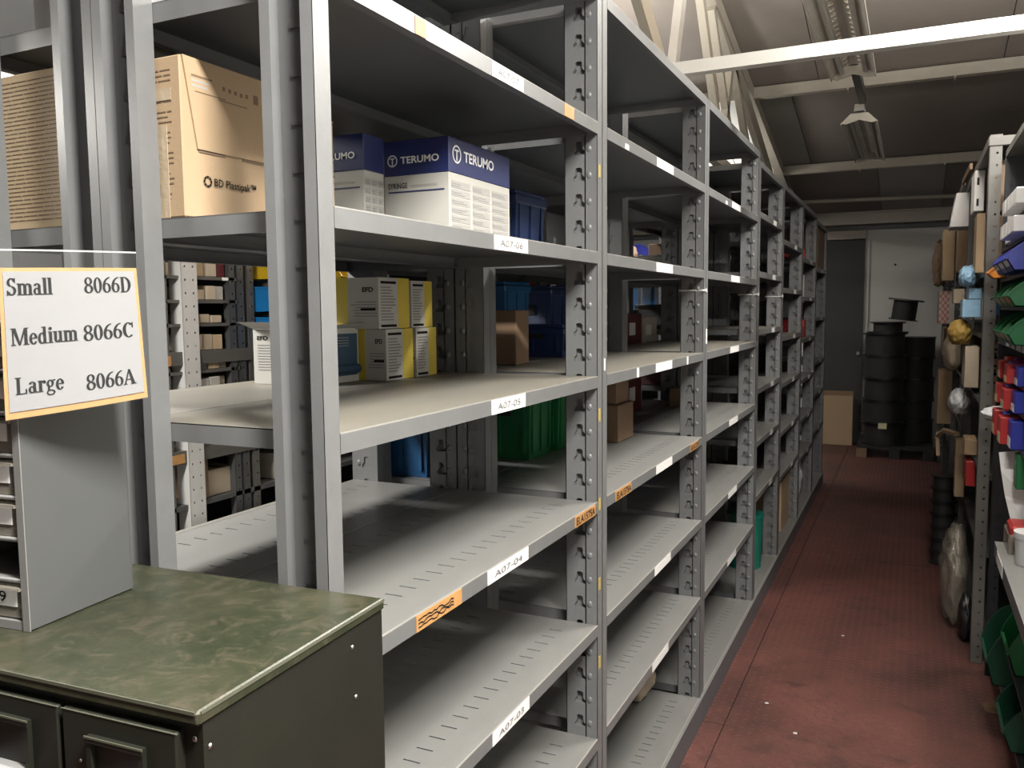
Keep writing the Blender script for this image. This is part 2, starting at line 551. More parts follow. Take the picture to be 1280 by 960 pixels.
# ------------------------------------------------------------------ light fixtures
def trough(name, label, y0, y1, z, xc, lit=False):
    t = thing(name, label, 'light', (xc, y0, z), 0)
    L = y1 - y0
    w = .115
    B().prism([(-.035, .05), (.035, .05), (.03, .10), (-.03, .10)], 'y', 0, L, REFLECT).build('spine', t)
    r = B()
    for s in (-1, 1):                                   # reflector wings with rows of slots
        for k in range(2):
            u0, u1 = (.012, .058) if k == 0 else (.058, w)
            z0, z1 = (.05, .032) if k == 0 else (.032, -.02)
            n = int(L / .075)
            for i in range(n):
                a, b = i * L / n, (i + 1) * L / n
                put = lambda u, v, d, s=s, u0=u0, u1=u1, z0=z0, z1=z1: (s * (u0 + (u1 - u0) * u), v, z0 + (z1 - z0) * u + d)
                if k == 0:
                    c = (a + b) / 2
                    r.holed(0, 1, a, b, [(.25, c - .022), (.75, c - .022), (.75, c + .022), (.25, c + .022)], put, REFLECT, .004)
                else:
                    r.add([put(0, a, 0), put(1, a, 0), put(1, b, 0), put(0, b, 0)], [(0, 1, 2, 3)], REFLECT)
        r.box(s * w - .003, s * w + .003, 0, L, -.032, -.016, REFLECT)
    r.build('reflector', t)
    for s in (-1, 1):
        B().cyl((s * .06, .03, .004), (s * .06, L - .03, .004), .013, TUBEOFF, 10).build('tube', t)
    for yy in (0, L - .012):
        B().prism([(-w, -.02), (-.055, .04), (.055, .04), (w, -.02), (.085, -.03), (0, -.005), (-.085, -.03)], 'y', yy, yy + .012, REFLECT).build('end_cap', t)
    B().box(-.03, .03, -.025, .06, .05, .085, WHITEST).build('end_clip', t)
    for yy in (.25, L - .25):
        B().cyl((0, yy, .09), (0, yy, cz(y0 + yy) - z - .03), .006, CREAM, 6).build('hanger', t)
    return t
trough('slotted_light_fitting', 'long pale slotted light fitting above the white tie bar, nearest the camera', 2.95, 5.2, 2.85, .345)
trough('twin_light_fitting', 'dusty light fitting seen end-on farther down the aisle ceiling', 6.35, 8.05, 2.83, .315)
tag(B().box(.315, .36, 5.24, 6.30, 2.915, 2.975, DARKSTEEL).cyl((.338, 5.3, 2.97), (.338, 5.3, cz(5.3) - .02), .006, CREAM, 6).build('light_trunking'),
    'short dark strut joining the two ceiling light fittings', 'trunking')

def batten(name, label, loc, rz, L, power, sz=.16, up=None):
    t = thing(name, label, 'light', loc, rz)
    B().box(-L / 2, L / 2, -.04, .04, .0, .06, WHITEST).build('housing', t)
    for s in (-1, 1):
        B().cyl((-L / 2 + .02, s * .03, -.018), (L / 2 - .02, s * .03, -.018), .013, TUBE, 10).build('tube', t)
    for k in (-1, 1):
        B().box(k * (L / 2 - .01) - .012, k * (L / 2 - .01) + .012, -.05, .05, -.04, .005, WHITEST).build('lamp_holder', t)
        B().cyl((k * L * .35, 0, .06), (k * L * .35, 0, .5), .006, CREAM, 6).build('hanger', t)
    area_light('lamp_light', t, (0, 0, -.036), L - .06, sz, power)
    area_light('ceiling_fill_light', t, (0, 0, .075), L - .06, sz, power * (up or UPLIGHT), (pi, 0, 0))  # added upward light to brighten the ceiling above the fixture
    return t
batten('batten_light', 'white twin tube batten lamp across the aisle above the camera', (1.0, .30, 2.82), 0, .8, P_AISLE)
batten('batten_light', 'unseen twin tube batten lamp across the aisle over the first dark rack', (1.1, 3.1, 2.92), 0, .9, P_MID, up=5.6)  # unseen lamp; its upward light is boosted to lift the ceiling
batten('batten_light', 'lit white batten lamp glimpsed above the left pale carton', (-1.32, .85, 2.12), pi / 2, 1.35, P_SIDE, up=1.6)
batten('batten_light', 'added fill batten lamp over the middle of the left aisle', (-1.30, 4.6, 2.6), pi / 2, 1.5, FILL_FAR, up=1.6)  # added lamp, lights the far-left rack and the roof above
batten('batten_light', 'added fill batten lamp over the far end of the left aisle', (-1.30, 8.0, 2.62), pi / 2, 1.5, FILL_END, up=2.5)  # added lamp that brightens the end wall and ceiling
batten('batten_light', 'added fill batten lamp beyond the right hand rack', (1.75, 3.4, 2.95), pi / 2, 1.5, FILL_NEXT)  # added lamp, weak fill for the stock on the right

# ------------------------------------------------------------------ rack posts and shelves
PITCH = .0613
HOLE = [(-.014, 0), (.014, 0), (.0145, .008), (.0085, .015), (.0085, .027), (.005, .031), (-.005, .031), (-.0085, .027), (-.0085, .015), (-.0145, .008)]
def post_mesh(h, mir):
    """C post: web in y=0, front flange at x=0, open towards -y (mir=1) or +y (mir=-1)"""
    b = B()
    s = -mir
    n = int(h / PITCH)
    W0 = .083
    dp = .003 if mir == 1 else .014
    put = lambda u, z, d: (u, s * d, z)
    for i in range(n):
        z0 = i * PITCH
        z1 = z0 + PITCH if i < n - 1 else h
        hole = [(-.047 + p[0], z0 + .014 + p[1]) for p in HOLE]
        b.holed(-W0, 0, z0, z1, hole, put, POSTM, dp)
        fl = tessellate_polygon([[Vector((p[0], p[1], 0)) for p in hole]])
        b.add([put(p[0], p[1], dp) for p in hole], [tuple(q) for q in fl], POSTM)
        b.dome((-.021, 0, z0 + .026), X, Z, Y * mir, .0075, .0095, .0034, POSTM, 7, 2)
    f = .0335 * s
    for x0, x1 in ((-.0018, 0), (-W0, -W0 + .0018)):
        b.box(x0, x1, min(0, f), max(0, f), 0, h, POSTM)
    for x0, x1 in ((-.0185, 0), (-W0, -W0 + .0165)):
        b.box(x0, x1, min(f, f * .95), max(f, f * .95), 0, h, POSTM)
    b.box(-.0325, -.0295, min(0, .004 * s), max(0, .004 * s), 0, h, POSTM)     # pressed rib
    return b.me('post')
PM = {}
def posts(h):
    if h not in PM:
        PM[h] = (post_mesh(h, 1), post_mesh(h, -1))
    return PM[h]

SHM = {}
SHELVES = {}
def shelf_mesh(L, D, slots, m):
    """shelf top at z=0; x from 0 (front) to -D, y from 0 to L"""
    k = (round(L, 3), round(D, 3), slots, m.name)
    if k in SHM:
        return SHM[k]
    b = B()
    t = .0016
    if not slots:
        b.box(-D, 0, 0, L, -t, 0, m)
    else:
        cuts = [(-.066, 0, 0)]
        rows_ = [(-.1, -.066), (-D + .062, -D + .096)]
        x = 0
        for r0, r1 in rows_:
            b.box(r1, x, 0, L, -t, 0, m)
            n = int((L - .05) / .042)
            y = 0
            for i in range(n + 1):
                y1 = L if i == n else .025 + i * (L - .05) / n + .0
                b.box(r0, r1, y, y1 - (0 if i == n else .0035), -t, 0, m)
                y = y1
            x = r0
        b.box(-D, x, 0, L, -t, 0, m)
    h = .028
    b.box(-t, .0005, 0, L, -h, -.0016, POSTM)
    b.box(-t * 1.5, .0007, 0, L, -.0016, .0003, GLINT)
    b.box(-D, -D + t, 0, L, -h, 0, POSTM)
    b.box(-D, 0, 0, t, -h, -.0002, POSTM)
    b.box(-D, 0, L - t, L, -h, -.0002, POSTM)
    b.box(-.017, 0, 0, L, -h, -h + t, m)
    b.box(-D, -D + .017, 0, L, -h, -h + t, m)
    SHM[k] = b.me('shelf')
    return SHM[k]

def label_mesh(w, h, txt=None, scrib=0, m=WHITE):
    b = B()
    b.box(0, .0009, 0, w, 0, h, m)
    if txt:
        b.text(txt, (.0009, w * .14, h * .27), Y, Z, h * .46, PENCIL, width=w * .68, shear=.05)
    if scrib:
        r = random.Random(scrib)
        y = w * .15
        while y < w * .82:
            b.quad((.0009, y, h * r.uniform(.2, .5)), Y, Z, .003, h * r.uniform(.25, .5), PENCIL)
            y += r.uniform(.006, .012)
    return b

def bay(name, label, ya, yb, zs, front, group, ltab=(), lw=.13, plain=4, loc=0.0):
    """one free-standing shelving bay; front=True faces the main aisle"""
    D = .388 if front else .333
    top = zs[0]
    t = thing(name, label, 'shelving', (0 if front else -.3896, ya, 0), 0, group)
    pn, pf = posts(round(top, 3))
    base = zs[-1]
    def place(me, x, y, rot):
        o = ob('post', me, t)
        o.location = (x, y, .001)
        o.rotation_euler = (0, 0, rot)
    L = yb - ya
    place(pn, 0, .034, 0)
    place(pf, 0, L - .034, 0)
    place(pf, -D, .034, pi)
    place(pn, -D, L - .034, pi)
    for i, z in enumerate(zs):
        m = STEELD if i == 3 else STEEL
        sh = ob('shelf' if z != base else 'base_shelf', shelf_mesh(L - .0695, D - .0005, i >= plain, m), t)
        sh.location = (0, .0348, z)
        SHELVES.setdefault(t.name, []).append(sh)
        for (idx, y0, w, txt, scr) in ltab:
            if idx == i:
                lb = label_mesh(w, .026, txt, scr).build('shelf_tag', sh)
                lb.location = (.0006, y0 - ya - .0348, -.0275)
    if front:
        pl = B().box(-.012, .010, .0, L, 0, base - .029, STEEL).box(-.012, .0105, 0, L, base - .029, base - .0005, STEEL)
    else:
        pl = B().box(-D, -D + .012, 0, L, 0, base - .029, STEEL)
    pl.build('plinth', t)
    return t

Z13 = [2.292, 1.987, 1.686, 1.390, 1.083, .774, .482, .095]
Z4 = [2.254, 2.015, 1.727, 1.444, 1.152, .886, .608, .095]
Z5 = [2.254, 1.942, 1.664, 1.382, 1.105, .817, .551, .095]
Z6 = [2.254, 1.891, 1.624, 1.331, 1.049, .765, .498, .095]
Z7 = [2.22, 1.86, 1.47, 1.12, .86, .56, .095]
YB = [.864, 1.945, 3.08, 4.238, 5.087, 6.06, 6.97, 7.83]
ZB = [Z13, Z13, Z13, Z4, Z5, Z6, Z7]
ords = ['first', 'second', 'third', 'fourth', 'fifth', 'sixth', 'last']
GF = 'shelving bays along the aisle'
GR = 'shelving bays back to back behind the aisle run'
LT = [
    [(1, 1.36, .13, 'A07-07', 0), (2, 1.36, .145, 'A07-06', 0), (3, 1.342, .146, 'A07-05', 0), (4, 1.318, .178, 'A07-04', 0), (5, 1.33, .165, 'A07-03', 0), (6, 1.33, .16, 'A07-02', 0)],
    [(i, 2.42 + dx, .185, None, 0) for i, dx in ((1, 0), (2, .0), (3, 0), (4, .01), (5, .0), (6, -.02), (7, .02))],
    [(i, 3.55, .19, None, 0) for i in (1, 2, 3, 4, 5, 6, 7)],
    [(i, 4.70, .10, None, 0) for i in (1, 2, 3, 4, 5, 6)],
    [(i, 5.62, .10, None, 0) for i in (1, 2, 3, 4, 5, 6)],
    [(i, 6.55, .10, None, 0) for i in (1, 2, 3, 4, 5, 6)],
    [(i, 7.4, .09, None, 0) for i in (1, 2, 3, 4, 5)],
]
desc = ['nearest grey steel shelving bay, its shelves tagged A07 in black pen',
        'second grey steel shelving bay along the aisle, two brown cartons inside',
        'third grey steel shelving bay, last of the tall ones, empty toward the aisle',
        'fourth grey shelving bay from the camera, shorter top, green tub on its base',
        'fifth grey shelving bay along the aisle, flat brown carton low inside',
        'sixth grey shelving bay along the aisle, small red packets inside',
        'last grey shelving bay at the far end, brown box on top shelf']
BAYS = []
for i in range(7):
    BAYS.append(bay('shelving_bay', desc[i], YB[i], YB[i + 1] - .0005, ZB[i], True, GF, LT[i]))
rdesc = ['nearest rear grey shelving bay, standing behind the bay with A07 tags',
         'rear grey shelving bay holding blue and navy totes, behind the second bay',
         'rear grey shelving bay behind the third aisle bay',
         'rear grey shelving bay behind the fourth aisle bay',
         'rear grey shelving bay behind the fifth aisle bay',
         'rear grey shelving bay behind the sixth aisle bay',
         'rear grey shelving bay behind the last aisle bay']
for i in range(7):
    bay('rear_shelving_bay', rdesc[i], YB[i], YB[i + 1] - .0005, ZB[i], False, GR)
# tape marks, coloured tags and cable ties on the nearest bays
b1, b2, b3, b4 = BAYS[:4]
def child(par, b, name):
    o = b.build(name, par)
    o.matrix_parent_inverse = Matrix.Translation(par.location).inverted()
    return o
def shelf_of(par, i):
    return SHELVES[par.name][i]
def sticker(par, i, y0, w, txt, m, ink, scrib=False, h=.026, bold=.012):
    sh = shelf_of(par, i)
    b = B().box(0, .0011, 0, w, 0, h, m)
    if txt:
        b.text(txt, (.0011, w * .05, h * .15), Y, Z, h * .7, ink, bold=bold, width=w * .9)
    if scrib:
        r = random.Random(3)
        for k in range(3):
            y, z = w * .03, h * (.25 + .22 * k)
            for q in range(14):
                y2 = y + w * .055
                z2 = h * (.25 + .2 * k + r.uniform(-.08, .14))
                d = Vector((0, y2 - y, z2 - z)); 
                n = Vector((0, -d.z, d.y)).normalized() * .0011
                a, c = Vector((.0016 + .0001 * k, y, z)), Vector((.0016 + .0001 * k, y2, z2))
                b.add([a - n, c - n, c + n, a + n], [(0, 1, 2, 3)], ink)
                y, z = y2, z2
    o = b.build('sticker', sh)
    o.location = (.0006, y0 - par.location.y - .0348, -.0275)
    o['label'] = 'orange sticker' if m is ORANGE else 'white sticker'
sticker(b1, 4, 1.075, .145, None, ORANGE, INK, True)
sticker(b1, 4, 1.755, .135, 'ELA1575A', ORANGE, INK)
sticker(b1, 1, 1.70, .055, None, ORANGE, INK)
sticker(b1, 1, 1.105, .03, None, ORANGE, INK)
sticker(b2, 4, 2.045, .135, 'ELA1575A', ORANGE, INK)
sticker(b2, 4, 2.86, .12, 'ELA1275', ORANGE, INK)
sticker(b2, 1, 2.12, .03, None, WHITE, INK, h=.014)
sticker(b2, 3, 2.23, .018, None, WHITE, INK)
sticker(b2, 3, 2.80, .018, None, WHITE, INK)
sticker(b3, 1, 3.42, .03, None, WHITE, INK, h=.014)
for z in (1.86, 1.28, 1.06, .86, .66):
    o = child(b1, B().box(0, .0012, 1.918, 1.929, z, z + .03, YELLOW), 'paint_mark')
child(b2, B().box(.0002, .0014, 1.957, 1.964, 1.40, 1.43, WHITE), 'tape_mark')
child(b3, B().box(.0002, .0014, 3.085, 3.105, 1.42, 1.475, WHITE), 'tape_mark')
for bb, y in ((b2, YB[2]), (b3, YB[3]), (b4, YB[4])):
    child(bb, B().box(.0015, .0035, y - .075, y - .002, 1.612, 1.617, TIEW).box(-.09, .003, y - .036, y - .034, 1.612, 1.617, TIEW).box(0, .006, y - .016, y - .003, 1.608, 1.621, TIEW), 'cable_tie')

# ------------------------------------------------------------------ green card cabinet and the small grey drawer cabinet on it
gc = thing('card_index_cabinet', 'worn dark green metal card index cabinet with cup handles, in front of racks', 'cabinet', (.102, .544, 0), radians(3.0))
B().box(-.66, -.001, .004, .318, .0, 1.175, GREENSIDE).build('carcass', gc)
B().cbox(-.662, .0015, -.004, .322, 1.175, 1.19, GREENTOP, .003).build('top', gc)
B().box(-.66, -.002, -.0048, -.0035, 1.186, 1.1895, GREENEDGE).box(.0012, .0022, .0, .320, 1.186, 1.1895, GREENEDGE).build('rubbed_edge', gc)
for p in ((-.0, .012, 1.150), (-.0, .05, 1.03), (-.0, .25, 1.153), (0, .255, 1.09), (0, .16, 1.02)):
    B().dome((-.001 + .0005, p[1], p[2]), Y, Z, X, .003, .003, .002, CHROME, 8, 2).build('rivet', gc)
B().dome((-.011, .0035, 1.159), X, Z, -Y, .0032, .0032, .002, CHROME, 8, 2).build('rivet', gc)
for c in range(4):
    for r in range(8):
        if c == 3 and False:
            continue
        x1 = -.0235 - c * .1515
        x0 = x1 - .146
        z1 = 1.166 - r * .144
        z0 = z1 - .138
        d = B().cbox(x0, x1, -.006, .02, z0, z1, GREENSIDE, .002).box(x0 - .0001, x1, -.0064, -.005, z1 - .0012, z1 - .0004, GREENEDGE).build('drawer', gc)
        xm = (x0 + x1) / 2
        fr = B()
        fr.box(xm - .036, xm + .036, -.012, -.006, z1 - .026, z1 - .020, GREENSIDE)
        fr.box(xm - .036, xm - .030, -.011, -.006, z1 - .075, z1 - .026, GREENSIDE).box(xm + .030, xm + .036, -.011, -.006, z1 - .075, z1 - .026, GREENSIDE)
        fr.box(xm - .037, xm + .037, -.0125, -.0115, z1 - .0215, z1 - .0195, GREENEDGE)
        fr.build('card_holder', d)
        hd = B()
        pr = [(-.006 - .030 * sin(a), z1 - .098 + .028 * cos(a)) for a in [k * pi / 2 / 6 for k in range(7)]]
        pr2 = [(-.006 - .027 * sin(a), z1 - .098 + .025 * cos(a)) for a in [k * pi / 2 / 6 for k in range(7)]][::-1]
        hd.prism(pr + pr2, 'x', xm - .032, xm + .032, CABLIGHT if r == 0 else GREENSIDE)
        if r == 0:
            n = len(pr)
            for (a0, a1, m) in ((.30, .50, WHITE), (.50, .66, STICKER_BLUE)):
                vs = []
                for a in (a0, a1):
                    aa = a * pi / 2
                    for x in (xm - .028, xm + .004):
                        vs.append((x, -.006 - .0312 * sin(aa), z1 - .098 + .0292 * cos(aa)))
                hd.add(vs, [(0, 1, 3, 2)], m)
        hd.build('cup_handle', d)
        if r == 0:
            B().dome((xm - .05, -.006, z1 - .05), X, Z, -Y, .0018, .0018, .0015, CHROME, 8, 2).build('rivet', d)

sc = thing('small_drawer_cabinet', 'small grey cabinet of clear plastic drawers standing on the green cabinet', 'cabinet', (-.2185, .606, 1.1905), radians(6.5))
HH = .352
cb = B().box(-.40, 0, .154, .156, 0, HH, CABGREY).cbox(-.008, 0, 0, .156, 0, HH, CABGREY, .0015).cbox(-.40, -.392, 0, .156, 0, HH, CABGREY, .0015)
cb.box(-.392, -.008, .002, .155, HH - .006, HH, CABGREY).box(-.392, -.008, 0, .155, 0, .010, CABLIGHT)
cb.build('carcass', sc)
B().box(-.0095, .0005, -.0015, .0, 0, HH, CABLIGHT).build('front_edge', sc)
for r in range(1, 7):
    B().box(-.392, -.008, .003, .150, .010 + r * .048 - .003, .010 + r * .048, CABLIGHT).cyl((-.392, .003, .010 + r * .048 - .001), (-.008, .003, .010 + r * .048 - .001), .003, CABLIGHT, 6).build('runner', sc)
for r in range(7):
    for c in range(3):
        if r == 1 and c == 0:
            continue                                       # the open slot
        x1 = -.010 - c * .128
        x0 = x1 - .122
        z0 = .0115 + r * .048
        z1 = z0 + .041
        d = B()
        d.cbox(x0, x1, .004, .007, z0, z1, CLEARPL, .001).box(x0, x0 + .002, .006, .145, z0, z1 - .004, CLEARPL).box(x1 - .002, x1, .006, .145, z0, z1 - .004, CLEARPL)
        d.box(x0, x1, .006, .145, z0, z0 + .002, CLEARPL).box(x0, x1, -.004, .004, z1 - .006, z1 - .003, CLEARPL)
        dd = d.build('drawer', sc)
        cd = B().box(x0 + .03, x1 - .012, .0025, .0038, z0 + .014, z1 - .006, WHITE)
        if r == 0 and c == 0:
            cd.text('619', (x1 - .062, .0025, z0 + .019), X, Z, .013, INK, .005, width=.036)
        cd.build('card', dd)
        B().cbox(x0 + .02, x1 - .02, .02, .10, z0 + .003, z0 + .022, CREAMBOX if (r + c) % 2 else OFFWHITE, .003).build('contents', dd)

# the size sign in its clear sleeve
def arc(cx, cy, rx, ry, a0, a1, tx, ty, n=14):
    out = []
    for i in range(n):
        q = []
        for a in (radians(a0 + (a1 - a0) * i / n), radians(a0 + (a1 - a0) * (i + 1) / n)):
            q.append(((cx + rx * cos(a), cy + ry * sin(a)), (cx + (rx - tx) * cos(a), cy + (ry - ty) * sin(a))))
        out.append([q[0][0], q[1][0], q[1][1], q[0][1]])
    return out
def rect(x0, y0, x1, y1):
    return [[(x0, y0), (x1, y0), (x1, y1), (x0, y1)]]
def par(x0, x1, x2, x3, y0, y1):                            # slanted stroke: bottom x0..x1, top x2..x3
    return [[(x0, y0), (x1, y0), (x3, y1), (x2, y1)]]
def stem(x, y0, y1, w=.15, s=.06, top=True, bot=True):
    r = rect(x, y0, x + w, y1)
    if bot:
        r += rect(x - s, y0, x + w + s, y0 + .04)
    if top:
        r += rect(x - s, y1 - .04, x + w * .6, y1)
    return r
G = {
    '8': (.56, arc(.28, .755, .225, .245, 0, 360, .11, .05) + arc(.28, .265, .26, .265, 0, 360, .125, .05)),
    '0': (.56, arc(.28, .5, .25, .5, 0, 360, .135, .045)),
    '6': (.56, arc(.28, .31, .25, .31, 0, 360, .13, .045) + arc(.50, .36, .47, .64, 92, 178, .14, .05)),
    'S': (.60, arc(.29, .755, .23, .25, 20, 262, .12, .06) + arc(.29, .27, .25, .27, -160, 85, .13, .06) + rect(.44, .74, .50, 1.0) + rect(.04, 0, .10, .27)),
    'm': (.90, stem(.07, 0, .68) + stem(.37, 0, .55, top=False) + stem(.67, 0, .55, top=False) + arc(.32, .50, .20, .18, 0, 130, .13, .08) + arc(.62, .50, .20, .18, 0, 130, .13, .08)),
    'a': (.54, arc(.24, .48, .20, .20, 0, 160, .13, .05) + rect(.30, .08, .43, .50) + arc(.22, .20, .19, .21, 0, 360, .11, .05) + rect(.36, 0, .54, .05) + rect(.36, 0, .44, .2)),
    'l': (.30, stem(.08, 0, 1.0)),
    'M': (1.02, rect(.08, 0, .14, 1) + rect(.0, 0, .24, .04) + rect(.0, .96, .22, 1) + par(.44, .52, .08, .26, .0, 1.0) + par(.44, .52, .76, .84, .0, 1.0) + rect(.76, 0, .92, 1) + rect(.70, 0, 1.0, .04) + rect(.84, .96, 1.0, 1)),
    'e': (.50, arc(.25, .33, .23, .34, 8, 325, .13, .05) + rect(.10, .33, .46, .38)),
    'd': (.60, arc(.25, .32, .23, .34, 0, 360, .13, .06) + rect(.34, 0, .48, 1) + rect(.24, .96, .44, 1) + rect(.40, 0, .58, .04)),
    'i': (.30, stem(.08, 0, .68) + arc(.155, .87, .09, .09, 0, 360, .089, .089)),
    'u': (.62, rect(.08, .18, .22, .68) + rect(.0, .64, .15, .68) + arc(.26, .22, .18, .22, 180, 340, .13, .07) + rect(.38, 0, .52, .68) + rect(.30, .64, .42, .68) + rect(.46, 0, .62, .05)),
    'L': (.70, stem(.10, 0, 1, top=False) + rect(.02, .96, .34, 1) + rect(.2, 0, .62, .045) + rect(.57, 0, .63, .28)),
    'r': (.48, stem(.08, 0, .68) + arc(.34, .50, .15, .18, 30, 150, .09, .1) + arc(.40, .56, .065, .07, 0, 360, .064, .069)),
    'g': (.54, arc(.23, .45, .20, .22, 0, 360, .11, .05) + arc(.25, -.10, .24, .17, 0, 360, .06, .06) + par(.08, .18, .10, .20, .03, .26) + rect(.38, .60, .52, .66)),
    'D': (.76, stem(.10, 0, 1) + rect(.2, 0, .4, .045) + rect(.2, .955, .4, 1) + arc(.32, .5, .38, .5, -90, 90, .16, .045)),
    'C': (.72, arc(.38, .5, .34, .5, 48, 312, .17, .05) + rect(.60, .66, .65, 1.0)),
    'A': (.76, par(.04, .11, .33, .39, 0, 1) + par(.52, .70, .31, .42, 0, 1) + rect(.16, .30, .58, .35) + rect(-.02, 0, .22, .04) + rect(.44, 0, .78, .04)),
}
TLc, TRc, BRc, BLc = Vector((-.2195, .5945, 1.5985)), Vector((-.1655, .7225, 1.602)), Vector((-.1635, .7265, 1.455)), Vector((-.2205, .5925, 1.4415))
_sn = (TRc - TLc).cross(TLc - BLc).normalized()
if _sn.dot(Vector((.677, 0, 1.55)) - TLc) < 0:
    _sn = -_sn
def sp(u, v, d=0.0):                                        # u left to right, v top to bottom on the bent sheet
    p = (TLc * (1 - u) + TRc * u) * (1 - v) + (BLc * (1 - u) + BRc * u) * v
    return p + _sn * (.012 + d + .006 * sin(pi * max(0, min(1, u))) + .004 * v)
def sheet(u0, u1, v0, v1, d, m, nu=8, nv=4, thick=.0004):
    b = B()
    vs, fs = [], []
    for k in (0, 1):
        for j in range(nv + 1):
            for i in range(nu + 1):
                vs.append(sp(u0 + (u1 - u0) * i / nu, v0 + (v1 - v0) * j / nv, d - k * thick))
    n = (nu + 1) * (nv + 1)
    for k in (0, 1):
        for j in range(nv):
            for i in range(nu):
                a = k * n + j * (nu + 1) + i
                fs.append((a, a + 1, a + nu + 2, a + nu + 1))
    return b.add(vs, fs, m, True)
sg = thing('size_sign', 'white paper sign listing Small, Medium and Large codes in a clear sleeve', 'sign')
sheet(-.015, 1.012, -.012, 1.035, -.0012, ORANGE).build('orange_backing', sg)
pb = sheet(.012, .985, .014, .985, 0, SIGNPAPER)
def sline(txt, u0, u1, vb, vh):
    tot = sum(G[c][0] if c != ' ' else .3 for c in txt)
    x = 0
    for c in txt:
        if c == ' ':
            x += .3
            continue
        for poly in G[c][1]:
            for dx, dy in ((-.016, 0), (.016, 0), (0, .010)):
                pb.add([sp(u0 + (x + p[0] + dx) / tot * (u1 - u0), vb - (p[1] + dy) * vh, .0006 + abs(dy) * .01) for p in poly], [tuple(range(len(poly)))], INK)
        x += G[c][0]
sline('Small', .03, .345, .178, .118); sline('8066D', .575, .955, .178, .118)
sline('Medium', .045, .505, .525, .118); sline('8066C', .545, .945, .535, .118)
sline('Large', .055, .385, .868, .118); sline('8066A', .54, .925, .905, .118)
pb.build('paper', sg)
sheet(-.02, 1.015, -.135, 1.04, .0014, SLEEVE, thick=.0003).build('clear_sleeve', sg)
sheet(-.02, 1.015, -.14, -.128, .0016, mat('sleeve_edge', (.6, .62, .6), .2, alpha=.7), nv=1).build('sleeve_edge', sg)

# ------------------------------------------------------------------ cartons and totes
def carton(name, label, x0, x1, y0, y1, z, z1, m=KRAFT, group=None, tape=True, seam=True, cat='box', lid=False):
    """cardboard box standing on z with taped top seam and lapped flaps"""
    t = thing(name, label, cat, ((x0 + x1) / 2, (y0 + y1) / 2, z + .0008), 0, group)
    w, d, h = (x1 - x0) / 2, (y1 - y0) / 2, z1 - z
    B().cbox(-w, w, -d, d, 0, h - .002, m, .0025).build('carton_body', t)
    f = B()
    f.box(-w, w, -d, -.0015, h - .002, h, m).box(-w, w, .0015, d, h - .002, h, m)
    f.build('top_flap', t)
    if tape:
        B().box(-w - .0006, w + .0006, -.02, .02, h, h + .0005, TAPE).box(-w - .0008, -w, -.02, .02, h * .65, h, TAPE).build('parcel_tape', t)
    return t
def small(name, label, x0, x1, y0, y1, z, z1, m, group=None, cat='box', lidm=None):
    b = B().cbox(x0, x1, y0, y1, z + .0008, z1, m, .0025)
    if lidm:
        b.cbox(x0 - .001, x1 + .001, y0 - .001, y1 + .001, z1 - (z1 - z) * .25, z1 + .001, lidm, .002)
    return tag(b.build(name), label, cat, group)
def tote(name, label, x0, x1, y0, y1, z, z1, m, group=None, cat='tote', lid=True):
    """stacking tote: tapered body, rolled rim, corner ribs, hand grips"""
    t = thing(name, label, cat, ((x0 + x1) / 2, (y0 + y1) / 2, z + .0008), 0, group)
    w, d, h = (x1 - x0) / 2, (y1 - y0) / 2, z1 - z
    b = B().taper(-w + .006, w - .006, -d + .006, d - .006, 0, h - .02, .008, m)
    n = 3
    for s in (-1, 1):
        for k in range(n):
            yy = -d + .03 + (2 * d - .06) * k / (n - 1)
            b.box(s * (w - .008) - .004, s * (w - .008) + .004, yy - .005, yy + .005, .02, h - .03, m)
            xx = -w + .03 + (2 * w - .06) * k / (n - 1)
            b.box(xx - .005, xx + .005, s * (d - .008) - .004, s * (d - .008) + .004, .02, h - .03, m)
    b.build('tote_body', t)
    B().cbox(-w, w, -d, d, h - .035, h - .012, m, .004).build('rim', t)
    if lid:
        B().cbox(-w + .004, w - .004, -d + .004, d - .004, h - .012, h, m, .004).build('lid', t)
    g = B()
    for s in (-1, 1):
        g.box(-.045 if w > .06 else -w * .5, .045 if w > .06 else w * .5, s * d * .985 - .004, s * d * .985 + .004, h * .58, h * .72, BLACKM)
    g.build('hand_grip', t)
    return t

# bay 1, shelf under the top one: printed cartons
t = thing('printed_carton', 'tall kraft carton with flap lines and dark printed name, behind the end post', 'box', (-.263, .903, 1.687))
bb = B().cbox(-.235, 0, 0, .168, 0, .226, KRAFT, .002)
bb.build('carton_body', t)
fl = B().prism([(.003, .226), (.166, .226), (.166, .099), (.026, .099)], 'x', 0.0004, .003, KRAFT)
fl.box(.0006, .0012, .029, .082, .095, .099, PRINT).box(.0006, .0012, .118, .164, .095, .099, PRINT)
fl.text('BD Plastipak™', (.0012, .056, .046), Y, Z, .0155, INK, .012, width=.088)
for k in range(8):
    a = 2 * pi * k / 8
    fl.add([Vector((.0014, .044 + cos(a + q) * r_ * 1.25, .055 + sin(a + q) * r_ * 1.25)) for q, r_ in ((-.33, .0042), (.33, .0042), (.33, .0068), (-.33, .0068))], [(0, 1, 2, 3)], INK)
rr = random.Random(5)
for k in range(3):
    fl.quad((.003, .018, .200 - k * .007), Y, Z, .04 - k * .005, .003, GREYTEXT if k else PRINT, .0002)
for k in range(5):
    fl.quad((.003, .078 + k * .012, .196 - rr.uniform(0, .006)), Y, Z, .006, .006, PRINT, .0002)
fl.quad((.003, .143, .186), Y, Z, .011, .014, PRINT, .0002)
for k in range(2):
    fl.quad((.003, .024 + k * .045, .179 - k * .003), Y, Z, .06, .0018, PRINT, .0002)
fl.build('front_flap', t)
tx = B()
